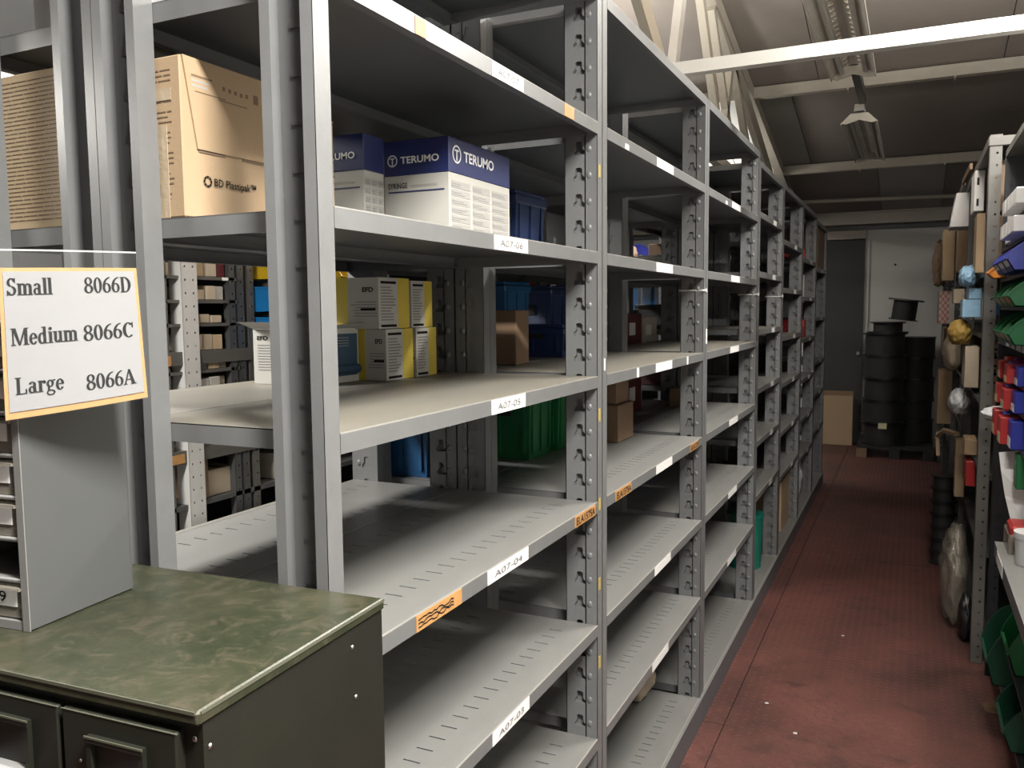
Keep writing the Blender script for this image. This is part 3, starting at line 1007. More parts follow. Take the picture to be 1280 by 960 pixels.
for k in range(26):
    z = .206 - k * .0072
    if k % 4 == 3:
        continue
    x = -.215
    while x < -.024:
        w = rr.uniform(.012, .03)
        tx.box(x, min(x + w, -.018), -.0006, 0, z, z + .0018, PRINT)
        x += w + .003
tx.build('printed_lines', t)
B().box(-.235, -.018, -.0014, -.0007, .165, .182, TAPE).build('parcel_tape', t)
B().box(-.066, -.028, -.0016, -.0006, 0, .13, TAPE).build('parcel_tape', t)
t2 = carton('shut_carton', 'second plain kraft carton right behind the printed carton', -.45, -.265, 1.086, 1.255, 1.686, 1.886, KRAFTL)
B().box(.0926, .0934, .045, .06, .165, .180, PRINT).box(.0926, .0934, -.084, .084, .102, .104, KRAFTD).build('printed_mark', t2)
# rear side pale carton full of lines
t = thing('pale_printed_carton', 'pale carton covered in fine print lines, left of the paired end posts', 'box', (-.714, .915, 1.687))
B().cbox(0, .208, 0, .22, 0, .246, KRAFTL, .002).build('carton_body', t)
tx = B()
for k in range(34):
    z = .232 - k * .0066
    x = .010
    while x < .19:
        w = rr.uniform(.012, .04)
        tx.box(x, min(x + w, .198), -.0005, 0, z, z + .0015, PRINT)
        x += w + .003
tx.build('printed_lines', t)
# white box on the rear top shelf
small('white_box', 'plain white box at top left on the rear upper shelf', -.60, -.45, .93, 1.15, 1.987, 2.19, PAPERW)

def syringe_box(name, label, x0, x1, y0, y1, z, h, front_word=True):
    t = thing(name, label, 'box', (x1, y0, z + .0008))
    w, d = x1 - x0, y1 - y0
    zb = h * .66
    B().cbox(-w, 0, 0, d, 0, zb, OFFWHITE, .0015).build('carton_body', t)
    u = B().cbox(-w - .0004, .0004, -.0004, d + .0004, zb, h, BLUEPRINT, .0015)
    def logo(o, uv, sz):
        n = uv.cross(Z)
        u.text('TERUMO', o + uv * (sz * 1.35), uv, Z, sz * .62, WHITE, .02, width=sz * 3.9)
        c = o + uv * (sz * .5) + Z * (sz * .31)
        for i in range(18):
            q = []
            for a in (2 * pi * i / 18, 2 * pi * (i + 1) / 18):
                for r_ in (sz * .52, sz * .42):
                    q.append(c + uv * (cos(a) * r_) + Z * (sin(a) * r_) + n * .0012)
            u.add(q, [(0, 1, 3, 2)], WHITE)
        u.quad(c + uv * (-sz * .06) - Z * (sz * .36), uv, Z, sz * .12, sz * .6, WHITE, .0012)
        u.quad(c + uv * (-sz * .24) + Z * (sz * .16), uv, Z, sz * .48, sz * .1, WHITE, .0012)
    logo(Vector((-w * .93, -.0004, zb + .022)), X, w * .15)
    if front_word:
        logo(Vector((.0004, d * .045, zb + .026)), Y, d * .125)
    u.build('blue_sleeve', t)
    p = B()
    p.text('SYRINGE', (-w * .93, 0, zb - .026), X, Z, .011, INK, .012, width=w * .30)
    p.quad((-w * .58, 0, zb - .024), X, Z, w * .4, .004, GREYTEXT, .0008)
    p.quad((-w * .93, 0, zb - .034), X, Z, w * .86, .0028, BLUEPRINT, .0008)
    p.quad((-w * .6, 0, .022), X, Z, w * .22, .002, PRINT, .0008)
    p.build('front_print', t)
    p = B()
    for c in range(3):
        for r in range(7):
            y = d * (.03 + c * .325)
            zz = zb - .012 - (r + 1) * (zb - .016) / 7
            p.quad((0, y, zz), Y, Z, d * .28, (zb - .016) / 7 - .003, GREYTEXT, .0007)
            for k in range(2):
                p.quad((0, y, zz + .003 + k * .004), Y, Z, d * rr.uniform(.12, .25), .0012, PENCIL, .0009)
    p.build('side_print', t)
    return t
syringe_box('syringe_box', 'blue and white syringe box with white maker name, nearer the shelf middle', -.29, -.14, 1.45, 1.722, 1.686, .2)
syringe_box('syringe_box', 'blue and white syringe box half hidden behind the plain kraft carton', -.41, -.27, 1.353, 1.42, 1.686, .2, False)
tote('navy_tote', 'navy plastic tote standing right of the syringe box', -.375, -.25, 2.0, 2.2, 1.686, 1.862, NAVYP)
tote('navy_tote', 'low navy tote lying behind the slotted post on the upper shelf', -.70, -.45, 2.3, 2.75, 1.686, 1.78, NAVYP)
carton('open_carton', 'brown carton behind the syringe boxes on the rear shelf', -.70, -.45, 1.50, 1.85, 1.686, 1.90, KRAFTD)

def glove_box(name, label, x0, x1, y0, y1, z, z1, yel=True, blue=False, group=None):
    t = thing(name, label, 'box', (x1, y0, z + .0008), 0, group)
    w, d, h = x1 - x0, y1 - y0, z1 - z
    yq = d * .62 if yel else d
    b = B().box(-w, 0, 0, yq, 0, h, OFFWHITE)
    if yel:
        b.box(-w, .0003, yq, d, 0, h + .0003, YELLOWBOARD)
        b.box(-w - .0003, -w * .62, -.0003, yq, 0, h + .0003, YELLOWBOARD)
    b.build('carton_body', t)
    p = B()
    p.text('EFD', ((-w * .32), 0, h * .72), X, Z, h * .09, INK, .03, width=w * .22) if yel else p.text('EFD', (-w * .93, 0, h * .80), X, Z, h * .075, INK, .03, width=w * .17)
    for k in range(6 if yel else 10):
        wv = w * rr.uniform(.4, .52) if yel else w * .7
        xx = -w * .04 - wv if yel else -w * .93
        p.quad((xx, 0, h * (.52 - k * .055 if yel else .70 - k * .05)), X, Z, wv, h * .014, PENCIL, .0007)
    if yel:
        p.quad((-w * .36, 0, h * .36), X, Z, w * .30, h * .045, INK, .0009)
        for zz in (.88, .03):
            p.quad((0, yq * .1, h * zz), Y, Z, yq * .8, h * .05, INK, .0009)
        for k in range(12):
            p.quad((0, yq * .1, h * (.80 - k * .058)), Y, Z, yq * rr.uniform(.5, .8), h * .02, PENCIL, .0009)
    if blue:
        p.box(.0003, .0012, d * .04, d * .96, h * .12, h * .90, TEALBOX)
        B().cyl((.004, d * .06, h * .24), (.004, d * .94, h * .24), .011, TEALBOX, 10).build('rolled_edge', t)
        for k in range(4):
            p.quad((.0012, d * .15, h * (.82 - k * .05)), Y, Z, d * .6, h * .012, GREYTEXT, .0004)
    p.build('printed_panel', t)
    return t
glove_box('glove_box', 'lower front white box with yellow end, bottom of the right stack', -.50, -.408, 1.62, 1.735, 1.390, 1.508)
glove_box('glove_box', 'lower back white and yellow box, bottom of the stack, behind its twin', -.50, -.405, 1.745, 1.84, 1.390, 1.508)
glove_box('glove_box', 'upper front white and yellow box lying on the stack', -.548, -.412, 1.600, 1.728, 1.5095, 1.626)
glove_box('glove_box', 'upper back white and yellow box on top of the stack', -.545, -.412, 1.738, 1.835, 1.5095, 1.622)
gb = glove_box('open_glove_box', 'white box with open lid and dark blue end, beside the end post', -.655, -.478, 1.46, 1.61, 1.390, 1.512, False, True)
B().add([(-.177, .0, .1225), (0, 0, .1225), (0, -.045, .137), (-.177, -.05, .139)], [(0, 1, 2, 3)], PAPERW).add([(0, .0, .1225), (0, .15, .1225), (.03, .15, .133), (.03, 0, .130)], [(0, 1, 2, 3)], PAPERW).add([(-.177, .15, .1225), (0, .15, .1225), (-.01, .19, .15), (-.17, .19, .15)], [(0, 1, 2, 3)], PAPERW).build('open_flap', gb)

# totes on the rear shelves
tote('blue_tote', 'dark blue tote beside the glove boxes, in shadow on the middle shelf', -.70, -.56, 1.72, 1.90, 1.390, 1.62, BLUEP)
tote('blue_tote', 'tall blue tote behind the small kraft box on the middle shelf', -.62, -.46, 2.36, 2.56, 1.390, 1.640, BLUEP)
tote('navy_tote', 'low front navy tote of the shadowed middle-shelf group', -.60, -.36, 2.60, 2.76, 1.390, 1.50, NAVYP)
tote('navy_tote', 'tall back navy tote of the shadowed middle-shelf group', -.70, -.48, 2.78, 3.02, 1.390, 1.635, NAVYP)
small('kraft_box', 'small brown box leaning by the rear post before the blue totes', -.45, -.35, 2.20, 2.29, 1.390, 1.55, KRAFTD)
tote('blue_tote', 'large blue tote under the middle shelf, left of the rear posts', -.712, -.525, 1.99, 2.30, 1.083, 1.30, BLUEP)
tote('green_tote', 'green tote under the middle shelf, left one of the pair', -.60, -.372, 2.35, 2.54, 1.083, 1.32, GREENP)
tote('green_tote', 'green tote under the middle shelf, right one by the slotted post', -.59, -.36, 2.552, 2.74, 1.083, 1.30, GREENP)
tote('blue_tote', 'dark blue tote on the rear shelf behind the second green tote', -.71, -.61, 2.56, 3.0, 1.083, 1.32, BLUEP)
carton('brown_carton', 'lower of the two brown cartons in the second bay', -.36, -.235, 2.79, 2.965, 1.083, 1.215, KRAFTD)
carton('brown_carton', 'upper of the two brown cartons, stacked askew in the second bay', -.37, -.245, 2.80, 2.94, 1.2165, 1.345, KRAFTD)
carton('brown_carton', 'small brown carton deep in the third bay near the floor', -.36, -.25, 3.79, 3.90, .095, .205, KRAFTD)
carton('brown_carton', 'tiny brown carton on the third bay shelf below eye level', -.36, -.27, 3.95, 4.06, 1.083, 1.17, KRAFTD)

# crumpled bag on the base of bay 2
def blob(name, label, c, r, m, cat, seed=1, squash=1.0, group=None, parent=None):
    bm = bmesh.new()
    bmesh.ops.create_icosphere(bm, subdivisions=4, radius=1)
    q = random.Random(seed)
    ph = [(Vector((q.uniform(-1, 1), q.uniform(-1, 1), q.uniform(-1, 1))) * q.uniform(4, 11), q.uniform(0, 6)) for _ in range(8)]
    for v in bm.verts:
        d = v.co.copy()
        k = 1 + .062 * sum(abs(sin(d.dot(p) + a)) for p, a in ph) - .26
        v.co = Vector((d.x * r[0] * k, d.y * r[1] * k, max(d.z, -.8) * r[2] * k))
    zmin = min(v.co.z for v in bm.verts)
    me = bpy.data.meshes.new(name)
    for f in bm.faces:
        f.smooth = True
    bm.to_mesh(me)
    bm.free()
    me.materials.append(m)
    o = ob(name, me, parent)
    o.location = (c[0], c[1], c[2] - zmin + .001)
    if label:
        tag(o, label, cat, group)
    return o
blob('paper_bundle', 'crumpled pale paper bundle on the base of the second bay', (-.24, 2.955, .0955), (.085, .085, .10), CREAMBOX, 'bag', 4)

# far bays
def tub(name, label, c, r, h, m, cat='tub', group=None):
    t = thing(name, label, cat, (c[0], c[1], c[2] + .0008), 0, group)
    B().cyl((0, 0, 0), (0, 0, h), r * .9, m, 18, r).build('tub_body', t)
    B().cyl((0, 0, h - .012), (0, 0, h + .006), r * 1.04, m, 18).build('rim', t)
    return t
tub('green_tub', 'teal green tub on the base of the fourth bay', (-.14, 4.78, .095), .10, .30, TURQ)
small('dark_carton', 'dark carton standing on the shelf above the teal tub', -.25, -.12, 4.5, 4.72, .608, .70, MAROON)
carton('flat_carton', 'flat brown carton standing on the base of the fifth bay', -.22, -.05, 5.60, 5.98, .095, .42, KRAFT)
blob('crumpled_bag', 'crumpled grey and white bag on the base of the sixth bay', (-.13, 6.42, .0955), (.11, .28, .18), GREYBAG, 'bag', 9)
small('red_packet', 'bright red packet leaning by the crumpled grey bag in the sixth bay', -.17, -.07, 6.10, 6.128, .095, .24, REDP, None, 'packet')
carton('top_carton', 'brown carton high in the last bay at the rack end', -.27, -.02, 7.25, 7.78, 1.86, 2.19, KRAFTD)
gi = 0
for k, (yy, z, h) in enumerate(((6.25, 1.891, .07), (6.40, 1.891, .075), (7.12, 1.86, .09), (6.35, 1.331, .08), (6.5, 1.331, .13), (7.15, 1.47, .12))):
    wh = ['sixth bay upper shelf, near one', 'sixth bay upper shelf, far one', 'last bay upper shelf', 'sixth bay middle shelf, low one', 'sixth bay middle shelf, tall one', 'last bay middle shelf'][k]
    small('red_packet', 'small red packet on the ' + wh, -.20, -.03, yy, yy + .12, z, z + h, REDP, 'red packets in the far bays', 'packet')
# assorted stock on the rear shelves of bays 3 to 6
cols = [OFFWHITE, KRAFTD, MAROON, BEIGEP, DARKSTEEL, CREAMBOX, BLACKP, GREYTEXT]
cn = ['white', 'brown', 'maroon', 'beige', 'dark grey', 'cream', 'black', 'grey']
bnames = ['third', 'fourth', 'fifth', 'sixth']
snm = ['top', 'upper', 'eye level', 'middle', 'waist level', 'low']
wn = ['near', 'middle', 'far']
for bi in (3, 4, 5):
    for si in (1, 2, 3, 4):
        z = ZB[bi][si]
        gap = ZB[bi][si - 1] - z - .03
        y = YB[bi] + .06
        for q in range(3):
            w = RND.uniform(.16, .24)
            hgt = gap * RND.uniform(.35, .8)
            ci = RND.randrange(8)
            x1 = -.42 - RND.uniform(0, .06)
            if y + w > YB[bi + 1] - .05:
                break
            o = small('stock_box', '%s stock box, %s one on the %s rear shelf behind the %s bay' % (cn[ci], wn[q], snm[si], ords[bi]), -.70, x1, y, y + w, z, z + hgt, cols[ci], 'stock boxes on the rear shelves')
            if ci in (0, 2, 5, 7):
                B().box(x1, x1 + .0008, y + .02, y + w * .6, z + hgt * .3, z + hgt * .75, WHITE).build('label_patch', o)
            y += w + RND.uniform(.01, .04)
for k, (y, z, h, m, nm) in enumerate(((3.30, 1.686, .13, BLACKP, 'black'), (3.62, 1.686, .10, OFFWHITE, 'white'), (3.30, 1.390, .20, PAPERW, 'tall white'), (3.60, 1.390, .14, MAROON, 'maroon'), (3.86, 1.390, .12, BEIGEP, 'beige'), (3.35, 1.987, .11, DARKSTEEL, 'dark grey'), (3.6, 1.083, .16, MAROON, 'maroon'))):
    o = small('stock_box', '%s box on the rear shelf of the third bay at %s' % (nm, {1.686: 'eye level', 1.390: 'chest level', 1.987: 'head level', 1.083: 'waist level'}[z]), -.70, -.46, y, y + .22, z, z + h, m, 'stock boxes on the rear shelves')
    B().box(-.46, -.4592, y + .03, y + .12, z + h * .3, z + h * .7, WHITE).build('label_patch', o)
small('red_blue_packet', 'small red, white and blue packet beside the slotted post', -.70, -.64, 2.93, 3.0, 1.636, 1.655, REDP, None, 'packet')

# ------------------------------------------------------------------ slotted angle racking
AM = {}
def angle_mesh(h, w, m, cols_=1, pitch=.05, hr=.0045):
    k = (h, w, m.name, cols_)
    if k in AM:
        return AM[k]
    b = B()
    n = int(h / pitch)
    hx = lambda c: [(c[0] + hr * cos(a), c[1] + hr * 1.15 * sin(a)) for a in [2 * pi * i / 6 for i in range(6)]]
    for i in range(n):
        z0 = i * pitch
        z1 = h if i == n - 1 else z0 + pitch
        if cols_ == 1:
            b.holed(0, w, z0, z1, hx((w * .62, z0 + pitch / 2)), lambda u, z, d: (u, d, z), m, .002)
        else:
            b.holed(0, w / 2, z0, z1, hx((w * .25, z0 + pitch / 2)), lambda u, z, d: (u, d, z), m, .002)
            b.holed(w / 2, w, z0, z1, hx((w * .75, z0 + pitch / 2)), lambda u, z, d: (u, d, z), m, .002)
    b.box(0, .002, 0, w * .8, 0, h, m)
    AM[k] = b.me('slotted_post')
    return AM[k]
def apost(par, h, w, m, loc, rz, cols_=1, name='slotted_post'):
    o = ob(name, angle_mesh(h, w, m, cols_), par)
    o.location = loc
    o.rotation_euler = (0, 0, rz)
    return o

# rack across the left aisle (front plane x = -1.8), seen through the shelves
far = thing('slotted_rack', 'slotted angle rack of small cartons across the left aisle', 'shelving', (-1.8, 2.2, 0))
apost(far, 2.1, .078, ANGLE_LIT, (.012, .132, 0), pi / 2, 2)
apost(far, 2.1, .036, DARKSTEEL, (.0, .385, 0), pi / 2)
apost(far, 2.1, .038, DARKSTEEL, (.0, .432, 0), pi / 2)
apost(far, 2.1, .036, ANGLE, (.0, .492, 0), pi / 2)
apost(far, 2.1, .034, ANGLE, (.0, .04, 0), pi / 2)
apost(far, 2.1, .04, ANGLE, (-.42, .10, 0), pi / 2)
for yy in (1.5, 2.6, 3.8, 5.0, 6.1, 7.3):
    apost(far, 2.1, .04, DARKSTEEL, (0, yy, 0), pi / 2)
zl = [1.87, 1.69, 1.60, 1.51, 1.405, 1.33, 1.24, 1.03, .82, .55, .3]
for z in zl:
    b = B().box(-.45, .0, 0, .44, z - .018, z, DARKSTEEL if z not in (1.405, 1.03) else ANGLE).box(-.45, 0, .44, 7.8, z - .02, z, DARKSTEEL) if z in (1.87, 1.405, 1.03, .82, .55, .3) else B().box(-.45, 0, 0, .44, z - .012, z, ANGLE)
    if z in (1.405, 1.03):
        b.box(0, .004, 0, .6, z - .05, z, ANGLE)
    b.build('rack_shelf', far)
B().box(-.46, -.45, 0, 7.8, 0, 2.05, BLACKM).build('back_sheet', far)
B().box(.004, .006, .02, .075, 1.355, 1.392, ORANGE).build('orange_tag', far)
B().box(.004, .006, .04, .12, .985, 1.02, ORANGE).build('orange_tag', far)
B().prism([(.21, 1.03), (.40, 1.03), (.21, .985)], 'x', .002, .005, ANGLE).build('gusset', far)
B().box(-.45, 0, .62, 1.5, 1.66, 1.685, ANGLE).build('rack_shelf', far)
gcart = 'small cartons across the left aisle'
k = 0
for (z, ya, yb2, h0, h1) in ((1.69, 2.42, 2.515, .05, .06), (1.60, 2.42, 2.58, .04, .06), (1.51, 2.44, 2.53, .03, .04), (1.405, 2.40, 2.58, .05, .07), (1.33, 2.42, 2.58, .045, .055), (1.24, 2.42, 2.58, .05, .06), (1.69, 2.22, 2.30, .05, .07), (1.51, 2.22, 2.30, .05, .07), (1.60, 2.22, 2.30, .05, .07)):
    y = ya
    q_ = 0
    while y < yb2 - .03:
        w = RND.uniform(.04, .06)
        h = RND.uniform(h0, h1)
        small('small_carton', '%s small carton on %s slotted shelf, %s the brightly lit slotted post' % (['first', 'second', 'third', 'fourth'][q_], {1.69: 'topmost', 1.60: 'second', 1.51: 'third', 1.405: 'fourth', 1.33: 'fifth', 1.24: 'lowest'}[z], 'right of' if ya > 2.35 else 'left of'), -2.1, (-1.802 if ya > 2.35 else -1.842) - RND.uniform(0, .02), y, y + w - .003, z, z + h, RND.choice([CREAMBOX, CREAMBOX, OFFWHITE, KRAFTL]), gcart)
        y += w
        q_ += 1
small('maroon_carton', 'maroon and white carton among the small cream cartons', -2.1, -1.81, 2.52, 2.578, 1.69, 1.752, MAROON)
small('white_ticket', 'white shelf ticket below the maroon and white carton', -1.7995, -1.798, 2.55, 2.585, 1.677, 1.69, WHITE, None, 'label')

def scoop(name, label, c, rz, L, Wd, H, m, cat='bin', group=None, lm=None):
    """open fronted storage bin: mouth at local -x, width along y"""
    t = thing(name, label, cat, c, rz, group)
    th = .0035
    cv = [(0.0 + .35 * L * (1 - cos(a)), H * .34 + H * .62 * sin(a) ** 1.6) for a in [k2 * pi / 2 / 6 for k2 in range(7)]]
    prof = [(.02, .0008), (L, .0008), (L, H * .97)] + [(p[0], p[1]) for p in cv[::-1]]
    b = B()
    b.prism(prof, 'y', -Wd / 2, -Wd / 2 + th, m).prism(prof, 'y', Wd / 2 - th, Wd / 2, m)
    b.box(.02, L, -Wd / 2, Wd / 2, .0008, th, m).box(L - th, L, -Wd / 2, Wd / 2, 0.001, H * .97, m)
    b.prism([(.02, .001), (.02 + th, .001), (th, H * .34), (0, H * .34)], 'y', -Wd / 2, Wd / 2, m)
    b.build('bin_body', t)
    r = B()
    for s in (-1, 1):
        for (p, q) in zip(cv[:-1], cv[1:]):
            r.bar((p[0], s * Wd / 2, p[1]), (q[0], s * Wd / 2, q[1]), .009, .006, m)
        r.box(.35 * L, L, s * Wd / 2 - .005, s * Wd / 2 + .005, H * .95, H, m)
    r.box(L - .008, L, -Wd / 2, Wd / 2, H * .95, H, m).box(-.003, .006, -Wd / 2, Wd / 2, H * .33, H * .37, m)
    r.build('rim', t)
    B().prism([(.0165, H * .07), (.0175, H * .07), (.0025, H * .31), (.0015, H * .31)], 'y', -Wd * .4, Wd * .4, lm or WHITE).build('label_card', t) if lm is not False else None
    return t
scoop('bright_blue_bin', 'upper bright blue open bin across the left aisle', (-1.60, 2.85, 1.552), pi, .3, .22, .104, BLUEBRIGHT, lm=False)
scoop('bright_blue_bin', 'lower bright blue open bin across the left aisle', (-1.60, 2.85, 1.406), pi, .3, .22, .124, BLUEBRIGHT, lm=False)
B().box(-.45, .02, .60, .98, 1.535, 1.55, ANGLE).build('rack_shelf', far)
scoop('yellow_bin', 'yellow bin on the shelf above the bright blue bins', (-1.70, 2.83, 1.686), pi, .25, .13, .075, YELLOWP, lm=False)
scoop('yellow_bin', 'yellow bin glimpsed behind the upper glove boxes', (-1.70, 3.35, 1.686), pi, .25, .30, .075, YELLOWP, lm=False)
small('brown_box', 'brown box low across the left aisle under the tagged beam', -2.05, -1.82, 2.39, 2.46, .82, .98, KRAFTD)
carton('tilted_carton', 'pale open carton low across the left aisle', -2.1, -1.83, 2.47, 2.62, .82, .925, CREAMBOX)
small('grey_box', 'grey lidded box low across the left aisle, behind the end post', -2.1, -1.83, 2.85, 2.98, .82, .93, BEIGEP, lidm=BEIGEP)
bt = thing('pale_bench', 'pale topped low bench standing in the left aisle', 'bench', (-1.55, 2.7, 0))
B().cbox(-.2, .2, -.6, .45, .72, .75, OFFWHITE, .004).build('bench_top', bt)
for sx in (-.18, .18):
    for sy in (-.56, .41):
        B().box(sx - .015, sx + .015, sy - .015, sy + .015, 0, .72, DARKSTEEL).build('leg', bt)
# farther stock of that rack, seen through bay 2
for k, y in enumerate((7.4, 8.2, 9.0)):
    tote('blue_crate', '%s of three deep blue crates seen through the second bay' % ['nearest', 'middle', 'farthest'][k], -2.24, -1.86, y, y + .72, 1.405, 1.80, BLUEP, 'blue crates across the left aisle', 'crate')
for k, y in enumerate((7.7, 8.25, 8.8)):
    tote('crimson_crate', '%s of three crimson crates low across the left aisle' % ['nearest', 'middle', 'farthest'][k], -2.24, -1.86, y, y + .5, .82, 1.0, CRIMSON, 'crimson crates across the left aisle', 'crate')
for k, y in enumerate((3.22, 3.75, 4.3, 4.9, 5.5, 6.2)):
    tote('navy_crate', '%s navy crate of the row across the left aisle' % ['first', 'second', 'third', 'fourth', 'fifth', 'sixth'][k], -2.24, -1.86, y, y + .45, 1.405, 1.65, NAVYP, 'navy crates across the left aisle', 'crate')
scoop('royal_blue_bin', 'royal blue bin high up, seen through the second bay', (-1.7, 8.75, 1.871), pi, .4, .55, .34, ROYAL, lm=False)
blob('paper_sack', 'brown paper sack high up, left of the royal blue bin', (-1.95, 8.05, 1.871), (.16, .22, .19), KRAFTD, 'sack', 6)

# ------------------------------------------------------------------ right hand racks
fr = thing('perforated_rack', 'grey perforated rack of cluttered stock on the right, beyond the dark one', 'shelving', (.95, 4.06, 0))
for yy in (0, 1.3, 2.6, 3.9, 5.2):
    for xx, r_ in ((0.0, 0), (.42, 0)):
        m = ANGLE if yy < 1 else DARKSTEEL
        apost(fr, 2.25, .046, m, (xx, yy, .002), 0, 1)
B().cbox(-.005, .47, -.005, 5.25, 2.205, 2.245, ANGLE, .003).build('top_shelf', fr)
for z in (1.70, 1.42, 1.12, .82, .48, .12):
    B().box(0.02, .46, .05, 5.25, z - .02, z, DARKSTEEL).build('rack_shelf', fr)
B().box(.465, .47, 0, 5.25, .1, 2.2, BLACKM).build('back_sheet', fr)
nr = thing('dark_bin_rack', 'dark navy rack of coloured bins at the right edge', 'shelving', (1.0, 2.0, 0))
for yy in (0, 1.94):
    apost(nr, 2.16, .036, NAVY, (.0, yy, .002), 0, 1)
    apost(nr, 2.16, .036, NAVY, (.38, yy, .002), 0, 1)
B().box(.005, .41, 1.95, 1.962, .50, 2.14, NAVY).build('end_sheet', nr)
B().box(.0, .41, 0, 1.97, 2.14, 2.165, ANGLE).build('top_shelf', nr)
for z in (1.86, 1.775, 1.655, 1.545, 1.425, 1.295, 1.21, 1.095):
    B().box(.0, .37, .02, 1.92, z - .012, z, NAVY).build('rack_shelf', nr)
B().box(.0, .37, .02, 1.92, .188, .20, NAVY).build('rack_shelf', nr)
B().box(.0, .37, .70, 1.27, .378, .39, NAVY).build('rack_shelf', nr)
sl = B().prism([(-.055, .79), (.37, .79), (.37, .765), (-.055, .765)], 'y', .04, 1.08, STEEL).box(-.059, -.055, .04, 1.08, .745, .79, STEEL).box(-.0602, -.059, .80, .98, .748, .787, WHITE)
sl.build('deep_shelf', nr)
e_ = B().box(-.004, .0, .02, 1.92, 1.40, 1.4245, NAVY)
for a_, b_ in ((.98, 1.08), (1.12, 1.24), (1.30, 1.40), (1.46, 1.58)):
    e_.box(-.0055, -.004, a_, b_, 1.402, 1.423, WHITE)
e_.build('shelf_edge', nr)
sg2 = 'stock on the dark bin rack'
for r, z in enumerate((1.86, 1.775)):
    for k in range(6):
        y = 3.02 + k * .11
        o = small('white_carton', '%s white carton end, %s row at the top of the dark bin rack' % (['nearest', 'second', 'third', 'fourth', 'fifth', 'farthest'][k], ['upper', 'lower'][r]), .955 + r * -.004 + (.035 if k > 3 else 0), 1.25, y, y + .098, z, z + .05, WHITE, sg2)
for k, y in enumerate((3.07, 3.235, 3.40, 3.575, 3.75)):
    w = ['nearest', 'second', 'third', 'fourth', 'farthest'][k]
    scoop('royal_blue_bin', w + ' royal blue scoop bin on the dark rack', (.935 if k < 3 else .988, y, 1.656), 0, .28, .15, .104, ROYAL, group=sg2)
    scoop('green_bin', w + ' green scoop bin, upper row of the dark rack', (.942 if k < 3 else .99, y, 1.546), 0, .28, .15, .094, GREENP if k else GREENP, group=sg2, lm=ORANGEP if k == 0 else BEIGEP)
    scoop('green_bin', w + ' green scoop bin, lower row of the dark rack', (.945 if k < 3 else .99, y, 1.426), 0, .28, .15, .104, GREENP, group=sg2, lm=BEIGEP)
scoop('orange_bin', 'orange bin lip beyond the green bins on the dark rack', (.945, 3.87, 1.656), 0, .2, .07, .06, ORANGEP, lm=False)
for r, (z, h) in enumerate(((1.295, .062), (1.21, .068), (1.095, .09))):
    for k, y in enumerate((3.05, 3.16, 3.27, 3.38, 3.50, 3.62)):
        m, nm = ((REDP, 'red') if k % 2 else (ROYAL, 'blue'))
        o = small('shrink_packet', '%s shrink wrapped packet, %s in the %s row on the dark rack' % (nm, ['nearest', 'second', 'third', 'fourth', 'fifth', 'farthest'][k], ['top', 'middle', 'bottom'][r]), (.963 - r * .006 if k < 4 else 1.003) + (.02 if m is ROYAL else 0), 1.2, y, y + .095, z, z + h, m, sg2, 'packet')
        b = B()
        x0 = (.963 - r * .006 if k < 4 else 1.003) + (.02 if m is ROYAL else 0)
        b.box(x0 - .001, x0, y + .008, y + .087, z + .004, z + h * .4, KRAFTL if m is REDP else WHITE)
        if m is REDP:
            for q in range(4):
                b.box(x0 + .02, x0 + .15, y - .0008, y + .0002, z + h * (.2 + q * .2), z + h * (.24 + q * .2), MAROON)
        b.build('wrapper_end', o)
small('green_packet', 'bright green packet hanging below the red packets', .99, 1.05, 3.05, 3.12, .97, 1.08, GREENP, None, 'packet')
blob('grey_cloth', 'grey cloth bundle on the end of the dark rack', (1.0, 3.78, 1.097), (.06, .06, .03), GREYBAG, 'cloth', 12)
wp = thing('white_sheet', 'crumpled white paper sheet hanging from the dark rack', 'paper')
ws = [(.955, 3.22, 1.06), (1.04, 3.19, 1.078), (.962, 3.20, 1.0), (1.05, 3.16, .99), (.975, 3.19, .92), (1.05, 3.14, .91), (.992, 3.16, .845), (1.05, 3.11, .84)]
wf = [(2 * q, 2 * q + 1, 2 * q + 3, 2 * q + 2) for q in range(3)]
B().add(ws, wf, WHITE).add([(p[0], p[1] + .0015, p[2]) for p in ws], wf, WHITE).build('paper', wp)
rb = thing('clear_box', 'clear box with a red packet above the deep shelf', 'box', (.965, 2.93, .791))
B().box(0, .2, 0, .003, 0, .06, CLEARPL).box(0, .003, 0, .14, 0, .06, CLEARPL).box(0, .2, .137, .14, 0, .06, CLEARPL).build('box_body', rb)
B().cbox(.006, .19, .006, .13, .004, .085, REDP, .008).build('contents', rb)
tub('green_white_tub', 'white tub with green rim on the deep shelf', (1.02, 2.84, .79), .05, .09, PAPERW)
small('maroon_box', 'dark red box on the deep shelf of the dark rack', 1.04, 1.12, 2.90, 2.925, .79, .85, MAROON)
scoop('dark_green_bin', 'large dark green open bin low beside the grey perforated post', (.955, 3.47, .2005), 0, .30, .24, .235, GREEND, lm=False)
scoop('green_bin', 'bright green open bin low at the right edge, its label card pale', (.982, 3.08, .3905), 0, .28, .20, .19, GREENP)
scoop('green_bin', 'lowest large green open bin at the bottom right', (.965, 2.96, .2005), 0, .30, .22, .165, GREEND)
tag(B().cbox(1.04, 1.34, 2.80, 3.40, .0005, .16, KRAFTD, .004).build('wood_block'), 'brown wooden block on the floor under the green bins', 'block')
tub('loose_puck', 'small flat brown puck lying on the floor beside the right rack', (1.0, 3.60, 0), .03, .012, KRAFTD, 'puck')

